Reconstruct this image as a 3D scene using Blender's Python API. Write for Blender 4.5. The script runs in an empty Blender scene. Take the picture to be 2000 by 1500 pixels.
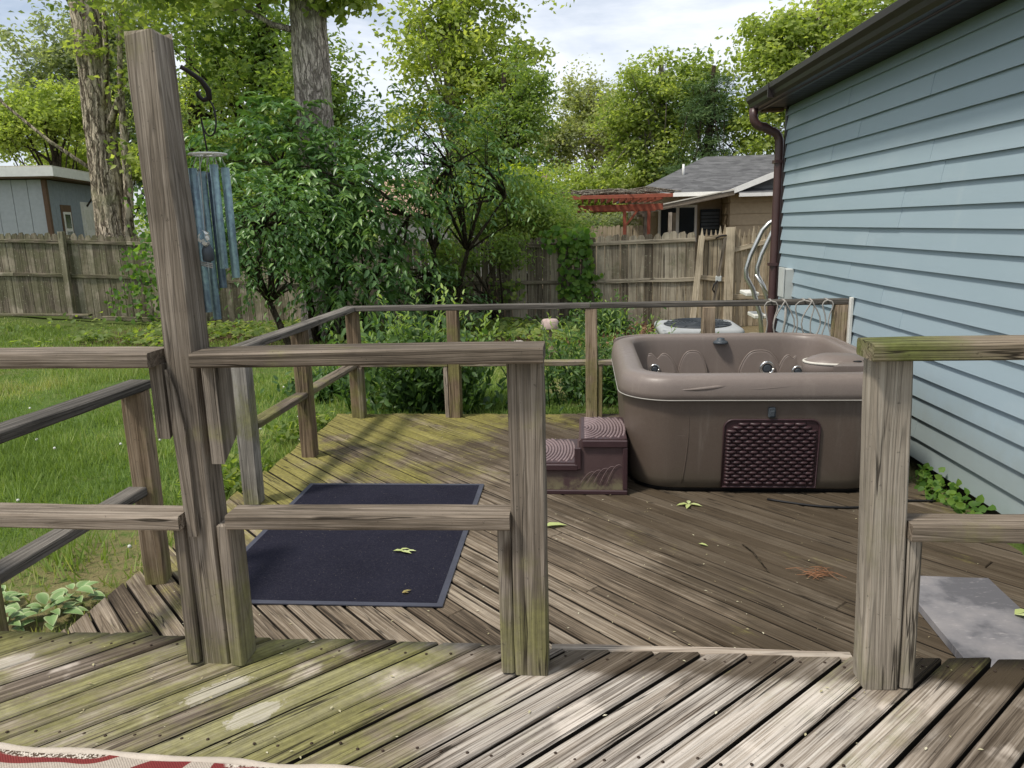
import bpy, math, random
import numpy as np
from mathutils import Vector, Matrix, noise as mnoise
R_ = math.radians
random.seed(7)
rng = np.random.default_rng(11)
S = bpy.context.scene
COL = S.collection

# ------------------------------------------------------------------ camera
cam_d = bpy.data.cameras.new("camera")
cam = bpy.data.objects.new("camera", cam_d)
COL.objects.link(cam)
S.camera = cam
cam_d.sensor_width = 36.0
cam_d.lens = 36.0 * 1450.0 / 2000.0
cam_d.clip_start = 0.05
cam_d.clip_end = 1500
Yc = Vector((0.0966, 0.2166, -1.0)).normalized()
Xc = Vector((10.138, 0.0448, 1.0)); Xc = (Xc - Xc.dot(Yc) * Yc).normalized()
Zc = Xc.cross(Yc)
cam.matrix_world = Matrix.Translation((0, 0, 1.22)) @ Matrix((Xc, Yc, Zc)).to_4x4()

# ------------------------------------------------------------------ world, sun, exposure
SUN_EL, SUN_AZ = R_(59), R_(235)          # azimuth clockwise from +Y: sun stands left and behind
W = bpy.data.worlds.new("World"); S.world = W; W.use_nodes = True
wn = W.node_tree; wn.nodes.clear()
wo = wn.nodes.new("ShaderNodeOutputWorld"); wb = wn.nodes.new("ShaderNodeBackground")
sky = wn.nodes.new("ShaderNodeTexSky"); sky.sky_type = 'NISHITA'; sky.sun_disc = False
sky.sun_elevation = SUN_EL; sky.sun_rotation = SUN_AZ; sky.air_density = 1.0; sky.dust_density = 1.5
wtc = wn.nodes.new("ShaderNodeTexCoord"); wmp = wn.nodes.new("ShaderNodeMapping")
wmp.inputs['Scale'].default_value = (1.6, 1.6, 5.0); wmp.inputs['Location'].default_value = (0.4, 1.3, 0.2)
wnz = wn.nodes.new("ShaderNodeTexNoise"); wnz.inputs['Scale'].default_value = 1.7
wnz.inputs['Detail'].default_value = 7; wnz.inputs['Roughness'].default_value = 0.55; wnz.inputs['Distortion'].default_value = 0.5
wrp = wn.nodes.new("ShaderNodeValToRGB")
wrp.color_ramp.elements[0].position = 0.36; wrp.color_ramp.elements[0].color = (0.30, 0.30, 0.30, 1)
wrp.color_ramp.elements[1].position = 0.57; wrp.color_ramp.elements[1].color = (1, 1, 1, 1)
wmx = wn.nodes.new("ShaderNodeMix"); wmx.data_type = 'RGBA'
wn.links.new(wtc.outputs['Generated'], wmp.inputs['Vector']); wn.links.new(wmp.outputs[0], wnz.inputs['Vector'])
wn.links.new(wnz.outputs['Fac'], wrp.inputs['Fac']); wn.links.new(wrp.outputs['Color'], wmx.inputs[0])
wn.links.new(sky.outputs['Color'], wmx.inputs[6]); wmx.inputs[7].default_value = (7.7, 8.1, 8.8, 1)
wn.links.new(wmx.outputs[2], wb.inputs['Color']); wb.inputs['Strength'].default_value = 0.108
wn.links.new(wb.outputs[0], wo.inputs['Surface'])
sun_d = bpy.data.lights.new("sun", 'SUN'); sun = bpy.data.objects.new("sun", sun_d); COL.objects.link(sun)
sun_d.energy = 2.9; sun_d.angle = R_(7.0); sun_d.color = (1.0, 0.94, 0.84)
sdir = Vector((math.sin(SUN_AZ) * math.cos(SUN_EL), math.cos(SUN_AZ) * math.cos(SUN_EL), math.sin(SUN_EL)))
sun.rotation_euler = sdir.to_track_quat('Z', 'Y').to_euler()
V = S.view_settings
V.view_transform = 'Standard'; V.look = 'None'; V.gamma = 1.0; V.use_curve_mapping = False; V.exposure = 0.26
S.render.engine = 'CYCLES'
S.cycles.max_bounces = 6; S.cycles.diffuse_bounces = 4; S.cycles.glossy_bounces = 2
S.cycles.transmission_bounces = 4; S.cycles.transparent_max_bounces = 4
S.cycles.use_denoising = True

# ------------------------------------------------------------------ material helpers
class NT:
    def __init__(s, name):
        s.m = bpy.data.materials.new(name); s.m.use_nodes = True
        s.t = s.m.node_tree; s.t.nodes.clear()
        s.out = s.n("ShaderNodeOutputMaterial")
    def n(s, kind, **kw):
        x = s.t.nodes.new(kind)
        for k, v in kw.items(): setattr(x, k, v)
        return x
    def put(s, sock, v):
        if isinstance(v, bpy.types.NodeSocket): s.t.links.new(v, sock)
        elif isinstance(v, (tuple, list)):
            v = tuple(v)
            if sock.type == 'RGBA' and len(v) == 3: v = v + (1,)
            sock.default_value = v
        else: sock.default_value = v
    def math(s, op, a, b=0.0, c=None, clamp=False):
        x = s.n("ShaderNodeMath", operation=op); x.use_clamp = clamp
        s.put(x.inputs[0], a); s.put(x.inputs[1], b)
        if c is not None: s.put(x.inputs[2], c)
        return x.outputs[0]
    def vmath(s, op, a, b):
        x = s.n("ShaderNodeVectorMath", operation=op); s.put(x.inputs[0], a); s.put(x.inputs[1], b)
        return x.outputs[0]
    def noise(s, vec, scale=5, detail=3, rough=0.5, dist=0.0):
        x = s.n("ShaderNodeTexNoise")
        if vec is not None: s.put(x.inputs['Vector'], vec)
        x.inputs['Scale'].default_value = scale; x.inputs['Detail'].default_value = detail
        x.inputs['Roughness'].default_value = rough; x.inputs['Distortion'].default_value = dist
        return x.outputs['Fac']
    def voronoi(s, vec, scale, feature='F1', out='Distance'):
        x = s.n("ShaderNodeTexVoronoi", feature=feature)
        s.put(x.inputs['Vector'], vec); x.inputs['Scale'].default_value = scale
        return x.outputs[out]
    def ramp(s, fac, stops):
        x = s.n("ShaderNodeValToRGB"); e = x.color_ramp.elements
        while len(e) < len(stops): e.new(0.5)
        for el, (p, c) in zip(e, stops):
            el.position = p; el.color = (c[0], c[1], c[2], 1) if isinstance(c, (tuple, list)) else (c, c, c, 1)
        s.put(x.inputs['Fac'], fac); return x.outputs['Color']
    def step(s, v, a, b):
        x = s.n("ShaderNodeMapRange"); x.interpolation_type = 'SMOOTHSTEP'
        s.put(x.inputs[0], v); x.inputs[1].default_value = a; x.inputs[2].default_value = b
        x.inputs[3].default_value = 0; x.inputs[4].default_value = 1
        return x.outputs[0]
    def mix(s, f, a, b, mode='MIX'):
        x = s.n("ShaderNodeMix", data_type='RGBA', blend_type=mode)
        s.put(x.inputs[0], f); s.put(x.inputs[6], a); s.put(x.inputs[7], b); return x.outputs[2]
    def geo(s): return s.n("ShaderNodeNewGeometry").outputs['Position']
    def obj(s): return s.n("ShaderNodeTexCoord").outputs['Object']
    def rand(s): return s.n("ShaderNodeObjectInfo").outputs['Random']
    def bump(s, h, strength=0.5, dist=0.005):
        x = s.n("ShaderNodeBump"); x.inputs['Strength'].default_value = strength
        x.inputs['Distance'].default_value = dist; s.put(x.inputs['Height'], h); return x.outputs[0]
    def xyz(s, v):
        x = s.n("ShaderNodeSeparateXYZ"); s.put(x.inputs[0], v); return x.outputs
    def comb(s, a, b, c):
        x = s.n("ShaderNodeCombineXYZ"); s.put(x.inputs[0], a); s.put(x.inputs[1], b); s.put(x.inputs[2], c); return x.outputs[0]
    def surf(s, col, rough=0.7, normal=None, metal=0.0, spec=0.3, **kw):
        p = s.n("ShaderNodeBsdfPrincipled"); s.put(p.inputs['Base Color'], col); s.put(p.inputs['Roughness'], rough)
        p.inputs['Metallic'].default_value = metal; p.inputs['Specular IOR Level'].default_value = spec
        if normal is not None: s.put(p.inputs['Normal'], normal)
        for k, v in kw.items(): s.put(p.inputs[k], v)
        s.t.links.new(p.outputs[0], s.out.inputs[0]); return p

def wood(name, dark, mid, light, moss=None, worn=0.0, darken=None, tint=0.25, spots=None, bump=0.7, moss_col=(0.17, 0.17, 0.045), sc=1.0, crack=1.0, lichen=0.0):
    """aged timber; grain runs along the object's own X"""
    m = NT(name)
    o = m.obj(); r = m.rand()
    off = m.comb(m.math('MULTIPLY', r, 41.0), m.math('MULTIPLY', r, 23.0), m.math('MULTIPLY', r, 57.0))
    v = m.vmath('ADD', o, off)
    n1 = m.noise(m.vmath('MULTIPLY', v, (1.4 * sc, 84 * sc, 84 * sc)), 1, 6, 0.70)
    n2 = m.noise(m.vmath('MULTIPLY', v, (0.36 * sc, 9 * sc, 9 * sc)), 1, 2, 0.4)
    rings = m.math('MULTIPLY_ADD', m.math('SINE', m.math('MULTIPLY', n2, 62.0)), 0.5, 0.5)
    lines = m.math('SUBTRACT', 1.0, m.step(m.math('ABSOLUTE', m.math('SINE', m.math('MULTIPLY', m.math('ADD', n2, m.math('MULTIPLY', n1, 0.02)), 66.0))), 0.0, 0.42))
    n3 = m.noise(m.vmath('MULTIPLY', v, (4 * sc, 240 * sc, 240 * sc)), 1, 3, 0.65)
    n4 = m.noise(m.vmath('MULTIPLY', v, (0.9 * sc, 26 * sc, 26 * sc)), 1, 3, 0.5)
    ck = m.math('SUBTRACT', 1.0, m.step(m.math('ABSOLUTE', m.math('SUBTRACT', n4, 0.56)), 0.002, 0.016))
    ckm = m.math('MULTIPLY', ck, m.step(m.noise(m.vmath('MULTIPLY', v, (1.6, 9, 9)), 1, 2), 0.46, 0.58))
    t = m.math('ADD', m.math('MULTIPLY', n1, 0.52), m.math('ADD', m.math('MULTIPLY', rings, 0.09), m.math('MULTIPLY', n3, 0.46)))
    t2 = m.math('ADD', t, m.math('MULTIPLY', m.math('SUBTRACT', r, 0.5), tint))
    col = m.ramp(t2, [(0.35, dark), (0.53, mid), (0.76, light)])
    g = m.geo()
    bl = m.noise(g, 2.6, 5, 0.65)
    col = m.mix(1.0, col, m.ramp(bl, [(0.25, 0.62), (0.5, 1.0), (0.78, 1.28)]), 'MULTIPLY')
    col = m.mix(m.math('MULTIPLY', lines, m.math('MULTIPLY_ADD', n3, 0.75, 0.02)), col, tuple(c * 0.55 for c in dark))
    kv = m.vmath('MULTIPLY', v, (2.0 * sc, 9.0 * sc, 9.0 * sc))
    kd = m.voronoi(kv, 1.0); kc = m.xyz(m.voronoi(kv, 1.0, out='Color'))[0]
    kn = m.math('MULTIPLY', m.math('SUBTRACT', 1.0, m.step(m.math('ADD', kd, m.math('MULTIPLY', n3, 0.06)), 0.10, 0.20)), m.step(kc, 0.80, 0.82))
    col = m.mix(m.math('MULTIPLY', kn, 0.8), col, (dark[0] * 0.75, dark[1] * 0.62, dark[2] * 0.5))
    if worn:
        w = m.noise(m.vmath('MULTIPLY', v, (2.6, 3.0, 3.0)), 1, 4, 0.6)
        wm = m.math('MULTIPLY', m.step(w, 0.60 - worn * 0.04, 0.66 - worn * 0.04), m.math('MULTIPLY', m.step(m.math('ADD', n1, m.math('MULTIPLY', n3, 0.4)), 0.50, 0.82), 0.8))
        col = m.mix(wm, col, (min(1, light[0] * 1.28), min(1, light[1] * 1.26), min(1, light[2] * 1.26)))
    if spots: spot_mask = spots(m, g, n1, n3)
    if darken:
        col = m.mix(darken(m, g, n1), col, (0.055, 0.040, 0.024))
    if moss:
        f = moss(m, g, n1, r)
        col = m.mix(f, col, m.ramp(m.math('ADD', m.math('MULTIPLY', n1, 0.6), m.math('MULTIPLY', m.noise(g, 40, 4, 0.7), 0.4)), [(0.32, tuple(c * 0.45 for c in moss_col)), (0.5, tuple(c * 1.1 for c in moss_col)), (0.68, tuple(c * 1.9 for c in moss_col))]))
    if lichen:
        lm = m.step(m.noise(g, 23, 4, 0.7), 0.66 - lichen * 0.1, 0.72 - lichen * 0.1)
        col = m.mix(m.math('MULTIPLY', lm, 0.75), col, (0.36, 0.37, 0.26))
    if spots:
        col = m.mix(spot_mask, col, (0.60, 0.55, 0.49))
    sp = m.noise(g, 70, 3, 0.7)
    col = m.mix(m.math('MULTIPLY', m.step(sp, 0.64, 0.74), 0.55), col, (0.03, 0.026, 0.018))
    col = m.mix(m.math('MULTIPLY', ckm, 0.85 * crack), col, (0.02, 0.015, 0.010))
    h = m.math('SUBTRACT', m.math('SUBTRACT', t, m.math('MULTIPLY', lines, 0.22)), m.math('MULTIPLY', ckm, 0.9 * crack))
    m.surf(col, 0.82, m.bump(h, bump, 0.006), spec=0.2)
    return m.m

def grad(m, g, axis, a, b):
    return m.math('SUBTRACT', 1.0, m.step(m.xyz(g)[axis], a, b)) if a < b else m.step(m.xyz(g)[axis], b, a)

def plain(name, col, rough=0.6, metal=0.0, spec=0.3, var=0.18, nscale=9, bump=0.0, bscale=60):
    m = NT(name); g = m.obj(); n = m.noise(g, nscale, 5, 0.6)
    c = m.mix(1.0, col, m.ramp(n, [(0.25, 1 - var), (0.75, 1 + var)]), 'MULTIPLY')
    nm = m.bump(m.noise(g, bscale, 3), bump, 0.003) if bump else None
    m.surf(c, rough, nm, metal, spec); return m.m

def leafmat(name, a, b, c, rough=0.5, trans=0.50, spec=0.3):
    m = NT(name)
    at = m.n("ShaderNodeAttribute", attribute_name="lv").outputs['Fac']
    col = m.ramp(at, [(0.0, a), (0.5, b), (1.0, c)])
    p = m.n("ShaderNodeBsdfPrincipled"); m.put(p.inputs['Base Color'], col)
    p.inputs['Roughness'].default_value = rough; p.inputs['Specular IOR Level'].default_value = spec
    t = m.n("ShaderNodeBsdfTranslucent"); m.put(t.inputs['Color'], m.mix(1.0, col, (1.7, 1.75, 0.75), 'MULTIPLY'))
    x = m.n("ShaderNodeMixShader"); x.inputs[0].default_value = trans
    m.t.links.new(p.outputs[0], x.inputs[1]); m.t.links.new(t.outputs[0], x.inputs[2]); m.t.links.new(x.outputs[0], m.out.inputs[0])
    return m.m

def bark(name, dark, light, sx=14, sz=2.2, bump=1.0):
    m = NT(name); g = m.geo()
    wob = m.noise(g, 3.0, 4, 0.6)
    v = m.vmath('ADD', m.vmath('MULTIPLY', g, (sx, sx, sz)), m.comb(m.math('MULTIPLY', wob, 1.6), m.math('MULTIPLY', wob, 1.1), 0.0))
    f1 = m.math('ABSOLUTE', m.math('SUBTRACT', m.noise(v, 1.0, 2, 0.5), 0.5)); f2 = m.math('ABSOLUTE', m.math('SUBTRACT', m.noise(m.vmath('MULTIPLY', v, (1.9, 1.9, 1.5)), 1.0, 3, 0.6), 0.48))
    ed = m.math('MULTIPLY', m.step(f1, 0.0, 0.085), m.math('MULTIPLY_ADD', m.step(f2, 0.0, 0.07), 0.6, 0.4))
    a = m.noise(m.vmath('MULTIPLY', g, (sx * 3, sx * 3, sz * 3)), 1, 5, 0.7)
    t = m.math('ADD', m.math('MULTIPLY', ed, 0.62), m.math('MULTIPLY', a, 0.5))
    c = m.ramp(t, [(0.25, dark), (0.52, tuple((p + q) / 2 for p, q in zip(dark, light))), (0.92, light)])
    c = m.mix(m.math('MULTIPLY', m.step(m.noise(g, 2.2, 4), 0.52, 0.72), 0.6), c, (light[0] * 0.55, light[1] * 0.62, light[2] * 0.5))
    m.surf(c, 0.9, m.bump(t, bump, 0.05), spec=0.1); return m.m

# ------------------------------------------------------------------ mesh helpers
def link(o, parent=None):
    COL.objects.link(o)
    if parent is not None: o.parent = parent
    return o

def tag(o, label=None, cat=None, group=None, kind=None):
    if label: o['label'] = label
    if cat: o['category'] = cat
    if group: o['group'] = group
    if kind: o['kind'] = kind
    return o

def thing(name, loc, label, cat, group=None, rz=0.0, kind=None):
    o = bpy.data.objects.new(name, None); o.location = loc; o.rotation_euler = (0, 0, rz)
    o.empty_display_size = 0.1; COL.objects.link(o)
    return tag(o, label, cat, group, kind)

class B:
    """collects geometry in world (or the parent's local) coordinates; build() links it as ONE mesh object"""
    def __init__(s): s.v = []; s.f = []; s.sm = []
    def add(s, v, f, smooth=False):
        k = len(s.v); s.v += [tuple(p) for p in v]; s.f += [tuple(i + k for i in q) for q in f]; s.sm += [smooth] * len(f); return s
    def box(s, x0, x1, y0, y1, z0, z1, ch=0.0):
        if ch <= 0:
            v = [(x, y, z) for x in (x0, x1) for y in (y0, y1) for z in (z0, z1)]
            return s.add(v, [(0, 1, 3, 2), (4, 6, 7, 5), (0, 4, 5, 1), (2, 3, 7, 6), (0, 2, 6, 4), (1, 5, 7, 3)])
        bm = []
        P = [(x0 + ch, y0), (x1 - ch, y0), (x1, y0 + ch), (x1, y1 - ch), (x1 - ch, y1), (x0 + ch, y1), (x0, y1 - ch), (x0, y0 + ch)]
        Q = [(min(max(x, x0 + ch), x1 - ch), min(max(y, y0 + ch), y1 - ch)) for x, y in P]
        return s.loft([[(x, y, z0) for x, y in Q], [(x, y, z0 + ch) for x, y in P], [(x, y, z1 - ch) for x, y in P], [(x, y, z1) for x, y in Q]], True, True, False)
    def loft(s, rings, cap0=True, cap1=True, smooth=True, closed=True):
        n = len(rings[0]); v = [p for r in rings for p in r]; f = []
        for i in range(len(rings) - 1):
            for j in range(n if closed else n - 1):
                k = (j + 1) % n; f.append((i * n + j, i * n + k, (i + 1) * n + k, (i + 1) * n + j))
        s.add(v, f, smooth); b = len(s.v) - len(v)
        if cap0: s.f.append(tuple(b + j for j in reversed(range(n)))); s.sm.append(False)
        if cap1: s.f.append(tuple(b + (len(rings) - 1) * n + j for j in range(n))); s.sm.append(False)
        return s
    def tube(s, pts, r, n=8, sq=False, smooth=True, cap=True, rr=None):
        pts = [Vector(p) for p in pts]; m = len(pts); rs = r if isinstance(r, (list, tuple)) else [r] * m
        rings = []; t0 = (pts[1] - pts[0]).normalized()
        a = Vector((0, 0, 1)) if abs(t0.z) < 0.9 else Vector((0, 1, 0))
        u = t0.cross(a).normalized()
        for i in range(m):
            t = (pts[min(i + 1, m - 1)] - pts[max(i - 1, 0)]).normalized()
            u = (u - u.dot(t) * t).normalized(); w = t.cross(u)
            rx, ry = (rs[i], rs[i]) if not isinstance(rs[i], (tuple, list)) else rs[i]
            ph = math.pi / n if sq else 0
            rings.append([pts[i] + (u * math.cos(2 * math.pi * j / n + ph) * rx + w * math.sin(2 * math.pi * j / n + ph) * ry) for j in range(n)])
        return s.loft(rings, cap, cap, smooth)
    def prism(s, poly, axis, a, b):
        """poly of 2D points in the other two axes (in order), extruded from a to b along axis"""
        def P(p, t):
            q = list(p); q.insert(axis, t); return tuple(q)
        return s.loft([[P(p, a) for p in poly], [P(p, b) for p in poly]], True, True, False)
    def lathe(s, c, prof, n=16, smooth=True):
        return s.loft([[(c[0] + r * math.cos(2 * math.pi * j / n), c[1] + r * math.sin(2 * math.pi * j / n), c[2] + z) for j in range(n)] for r, z in prof], True, True, smooth)
    def build(s, name, mat, parent=None, world=True):
        me = bpy.data.meshes.new(name)
        off = Vector((0, 0, 0))
        if parent is not None and world: off = parent_loc(parent)
        if parent is None and world:
            xs = np.array(s.v); off = Vector(((xs[:, 0].min() + xs[:, 0].max()) / 2, (xs[:, 1].min() + xs[:, 1].max()) / 2, xs[:, 2].min()))
        me.from_pydata([tuple(Vector(p) - off) for p in s.v], [], s.f)
        me.polygons.foreach_set('use_smooth', s.sm)
        if mat: me.materials.append(mat)
        o = bpy.data.objects.new(name, me)
        if parent is None: o.location = off
        return link(o, parent)

def parent_loc(p):
    l = Vector((0, 0, 0))
    while p is not None:
        l += Vector(p.matrix_basis.translation); p = p.parent
    return l

def timber(name, p0, p1, w, h, mat, parent, up=(0, 0, 1), wob=0.0016, ch=0.005, seg=0.11, roll=0.0, end=0.0):
    """a sawn timber from p0 to p1; own X along its length, w across, h along 'up'"""
    p0, p1 = Vector(p0), Vector(p1); L = (p1 - p0).length
    x = (p1 - p0).normalized(); z = Vector(up); z = (z - z.dot(x) * x).normalized(); y = z.cross(x)
    if roll:
        y, z = y * math.cos(roll) + z * math.sin(roll), z * math.cos(roll) - y * math.sin(roll)
    n = max(2, int(L / seg)); a, b = w / 2, h / 2; rings = []; sd = random.uniform(0, 90)
    prof = [(-a + ch, -b), (a - ch, -b), (a, -b + ch), (a, b - ch), (a - ch, b), (-a + ch, b), (-a, b - ch), (-a, -b + ch)]
    for i in range(n + 1):
        t = i / n * L; k = 1.0
        if i in (0, n): k = 0.985
        dy = mnoise.noise((t * 1.7, sd, 0)) * wob * 2; dz = mnoise.noise((t * 1.7, sd, 5)) * wob * 2
        ring = []
        for q, (py, pz) in enumerate(prof):
            e = mnoise.noise((t * 7, sd + q * 3.1, 9)) * wob
            tt = t + (end * mnoise.noise((q * 1.7, sd, 3)) if i in (0, n) else 0)
            ring.append((tt, (py + e) * k + dy, (pz + e) * k + dz))
        rings.append(ring)
    bb = B(); bb.loft(rings, True, True, False)
    me = bpy.data.meshes.new(name); me.from_pydata(bb.v, [], bb.f); me.materials.append(mat)
    o = bpy.data.objects.new(name, me)
    M = Matrix((x, y, z)).transposed().to_4x4(); M.translation = p0 - (parent_loc(parent) if parent else Vector((0, 0, 0)))
    o.matrix_basis = M
    return link(o, parent)

def np_mesh(name, verts, tris, mat, parent=None, lv=None, smooth=False, off=None):
    me = bpy.data.meshes.new(name); nv, nf = len(verts), len(tris)
    if off is not None: verts = verts - np.array(off)
    me.vertices.add(nv); me.vertices.foreach_set('co', verts.astype(np.float32).ravel())
    k = tris.shape[1]
    me.loops.add(nf * k); me.loops.foreach_set('vertex_index', tris.astype(np.int32).ravel())
    me.polygons.add(nf); me.polygons.foreach_set('loop_start', np.arange(0, nf * k, k, dtype=np.int32))
    if smooth: me.polygons.foreach_set('use_smooth', np.ones(nf, dtype=bool))
    if lv is not None:
        a = me.attributes.new('lv', 'FLOAT', 'POINT'); a.data.foreach_set('value', lv.astype(np.float32))
    me.update(calc_edges=True); me.materials.append(mat)
    o = bpy.data.objects.new(name, me)
    return link(o, parent)

def unit(a): return a / np.maximum(np.linalg.norm(a, axis=1, keepdims=True), 1e-9)

def leaf_geo(P, D, N, L, Wd, fold=0.18, curl=0.0, rich=False):
    """P base, D direction to tip, N upper side; returns verts, tris (two or four per leaf)"""
    D = unit(D); Sd = unit(np.cross(D, N)); N = np.cross(Sd, D); L = L[:, None]; Wd = Wd[:, None]; n = len(P)
    if not rich:
        v = np.stack([P, P + D * L * 0.45 + Sd * Wd * 0.5 + N * Wd * fold, P + D * L - N * L * curl, P + D * L * 0.45 - Sd * Wd * 0.5 + N * Wd * fold], 1)
        b = (np.arange(n) * 4)[:, None]
        t = np.concatenate([b + [[0, 1, 2]], b + [[0, 2, 3]]], 0); return v.reshape(-1, 3), t, 4
    mid = P + D * L * 0.5 - N * L * curl * 0.25
    v = np.stack([P, P + D * L * 0.32 + Sd * Wd * 0.46 + N * Wd * fold, P + D * L * 0.68 + Sd * Wd * 0.36 + N * (Wd * fold * 0.8 - L * curl * 0.4), P + D * L - N * L * curl,
                  P + D * L * 0.68 - Sd * Wd * 0.36 + N * (Wd * fold * 0.8 - L * curl * 0.4), P + D * L * 0.32 - Sd * Wd * 0.46 + N * Wd * fold, mid], 1)
    b = (np.arange(n) * 7)[:, None]
    t = np.concatenate([b + [[0, 1, 6]], b + [[1, 2, 6]], b + [[2, 3, 6]], b + [[3, 4, 6]], b + [[4, 5, 6]], b + [[5, 0, 6]]], 0)
    return v.reshape(-1, 3), t, 7

def clump_leaves(ells, ncl, per, cr, Lf, Wf, droop=0.3, shell=0.35, flat=0.65, seed=0, upn=0.6):
    """leaf clumps spread through ellipsoids (cx,cy,cz,rx,ry,rz,weight)"""
    g = np.random.default_rng(seed); w = np.array([e[6] if len(e) > 6 else e[3] * e[5] for e in ells]); w = w / w.sum()
    ci = g.choice(len(ells), ncl, p=w); E = np.array([e[:6] for e in ells])[ci]
    d = unit(g.normal(size=(ncl, 3))); r = g.random(ncl) ** shell
    lob = 1 + 0.28 * np.sin(3.1 * d[:, 0] * 2 + seed) * np.cos(4.3 * d[:, 2] * 2 + 2 * seed) + 0.16 * g.normal(size=ncl) * (g.random(ncl) < .3)
    cen = E[:, :3] + d * (r * lob)[:, None] * E[:, 3:6]
    sz = cr * (0.55 + 0.9 * g.random(ncl)); cv = g.random(ncl)
    n = ncl * per; idx = np.repeat(np.arange(ncl), per)
    q = g.normal(size=(n, 3)) * 0.5 * sz[idx][:, None]; q[:, 2] *= flat
    P = cen[idx] + q
    D = g.normal(size=(n, 3)); D[:, 2] = D[:, 2] * 0.5 - droop
    N = g.normal(size=(n, 3)) * 0.7; N[:, 2] += upn
    N += d[idx] * 0.5
    s = 0.7 + 0.6 * g.random(n)
    lv = np.clip(0.55 * cv[idx] + 0.45 * g.random(n), 0, 1)
    return P, D, N, Lf * s, Wf * s, lv, cen

def foliage(name, ells, ncl, per, cr, Lf, Wf, mat, parent, off, rich=False, seed=0, **kw):
    P, D, N, L, Wd, lv, cen = clump_leaves(ells, ncl, per, cr, Lf, Wf, seed=seed, **kw)
    v, t, k = leaf_geo(P, D, N, L, Wd, rich=rich, curl=0.12)
    np_mesh(name, v, t, mat, parent, np.repeat(lv, k), off=off)
    return cen

def twigs(g, roots, dirs, lens, nl, Lf, Wf, sag=0.5, bushy=1.0):
    """leaves set alternately along drooping twigs"""
    nt = len(roots); s = (np.arange(nl) + 0.6) / nl
    D = unit(dirs)
    pts = roots[:, None, :] + D[:, None, :] * (lens[:, None, None] * s[None, :, None])
    pts[:, :, 2] -= sag * lens[:, None] * (s ** 2)[None, :]
    T = D[:, None, :].repeat(nl, 1).copy(); T[:, :, 2] -= 2 * sag * s[None, :]
    T = T / np.linalg.norm(T, axis=2, keepdims=True)
    sd = np.cross(T.reshape(-1, 3), np.array([0, 0, 1.0])); sd = unit(sd + 1e-6).reshape(nt, nl, 3)
    alt = np.where(np.arange(nl) % 2 == 0, 1.0, -1.0)[None, :, None]
    LD = T * 0.6 + sd * alt * 0.75 + g.normal(size=(nt, nl, 3)) * 0.22; LD[:, :, 2] -= 0.25
    LN = np.zeros((nt, nl, 3)); LN[:, :, 2] = 1; LN += g.normal(size=(nt, nl, 3)) * 0.35
    k = nt * nl; sc = (0.75 + 0.5 * g.random(k)) * np.tile(1.0 - 0.35 * s, nt)
    tv = np.repeat(g.random(nt), nl); lv = np.clip(0.45 * tv + 0.25 * g.random(k) + 0.3 * np.tile(s ** 2, nt), 0, 1)
    return pts.reshape(-1, 3), LD.reshape(-1, 3), LN.reshape(-1, 3), Lf * sc, Wf * sc, lv

# ------------------------------------------------------------------ materials
def moss_front(m, g, n1, r):
    f = m.noise(g, 3.4, 5, 0.6)
    low = grad(m, g, 2, 0.05, 0.55)
    return m.math('MULTIPLY', m.step(m.math('ADD', f, m.math('MULTIPLY', low, 0.13)), 0.56, 0.74), 0.55)
def moss_upper(m, g, n1, r):
    f = m.noise(g, 2.3, 6, 0.65)
    b = m.math('MULTIPLY', grad(m, g, 0, -0.75, 0.35), 0.19)
    q = m.math('ADD', m.math('ADD', f, b), m.math('MULTIPLY', m.math('SUBTRACT', n1, 0.5), 0.35))
    return m.math('MULTIPLY', m.step(m.math('ADD', q, m.math('MULTIPLY', m.math('SUBTRACT', r, 0.5), 0.16)), 0.54, 0.76), 0.78)
def moss_lower(m, g, n1, r):
    f = m.noise(g, 1.9, 6, 0.65)
    x, y, _ = m.xyz(g)
    d = m.math('SUBTRACT', m.math('MULTIPLY', y, 0.55), m.math('MULTIPLY', x, 0.9))     # grows towards the far left corner
    b = m.math('MULTIPLY', m.step(d, 2.3, 4.3), 0.27)
    q = m.math('ADD', m.math('ADD', f, b), m.math('MULTIPLY', m.math('SUBTRACT', n1, 0.5), 0.30))
    return m.math('MULTIPLY', m.step(q, 0.60, 0.80), 0.85)
def damp_upper(m, g, n1):
    x, y, _ = m.xyz(g)
    e = m.step(m.math('ADD', y, m.math('MULTIPLY', m.noise(g, 9, 3), 0.10)), 1.86, 1.93)
    rgt = m.step(x, 0.72, 0.95)
    return m.math('ADD', m.math('MULTIPLY', e, 0.62), m.math('MULTIPLY', rgt, 0.38), clamp=True)
def dark_lower(m, g, n1):  # darker brown towards the right and far end, around the tub
    x, y, _ = m.xyz(g)
    f = m.noise(g, 1.7, 5, 0.65)
    b = m.math('MULTIPLY', m.step(m.math('ADD', m.math('MULTIPLY', x, 0.6), m.math('MULTIPLY', y, 0.35)), 0.75, 1.9), 0.32)
    q = m.math('ADD', m.math('ADD', f, b), m.math('MULTIPLY', m.math('SUBTRACT', n1, 0.5), -0.3))
    return m.math('MULTIPLY', m.step(q, 0.47, 0.74), 0.78)

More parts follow.
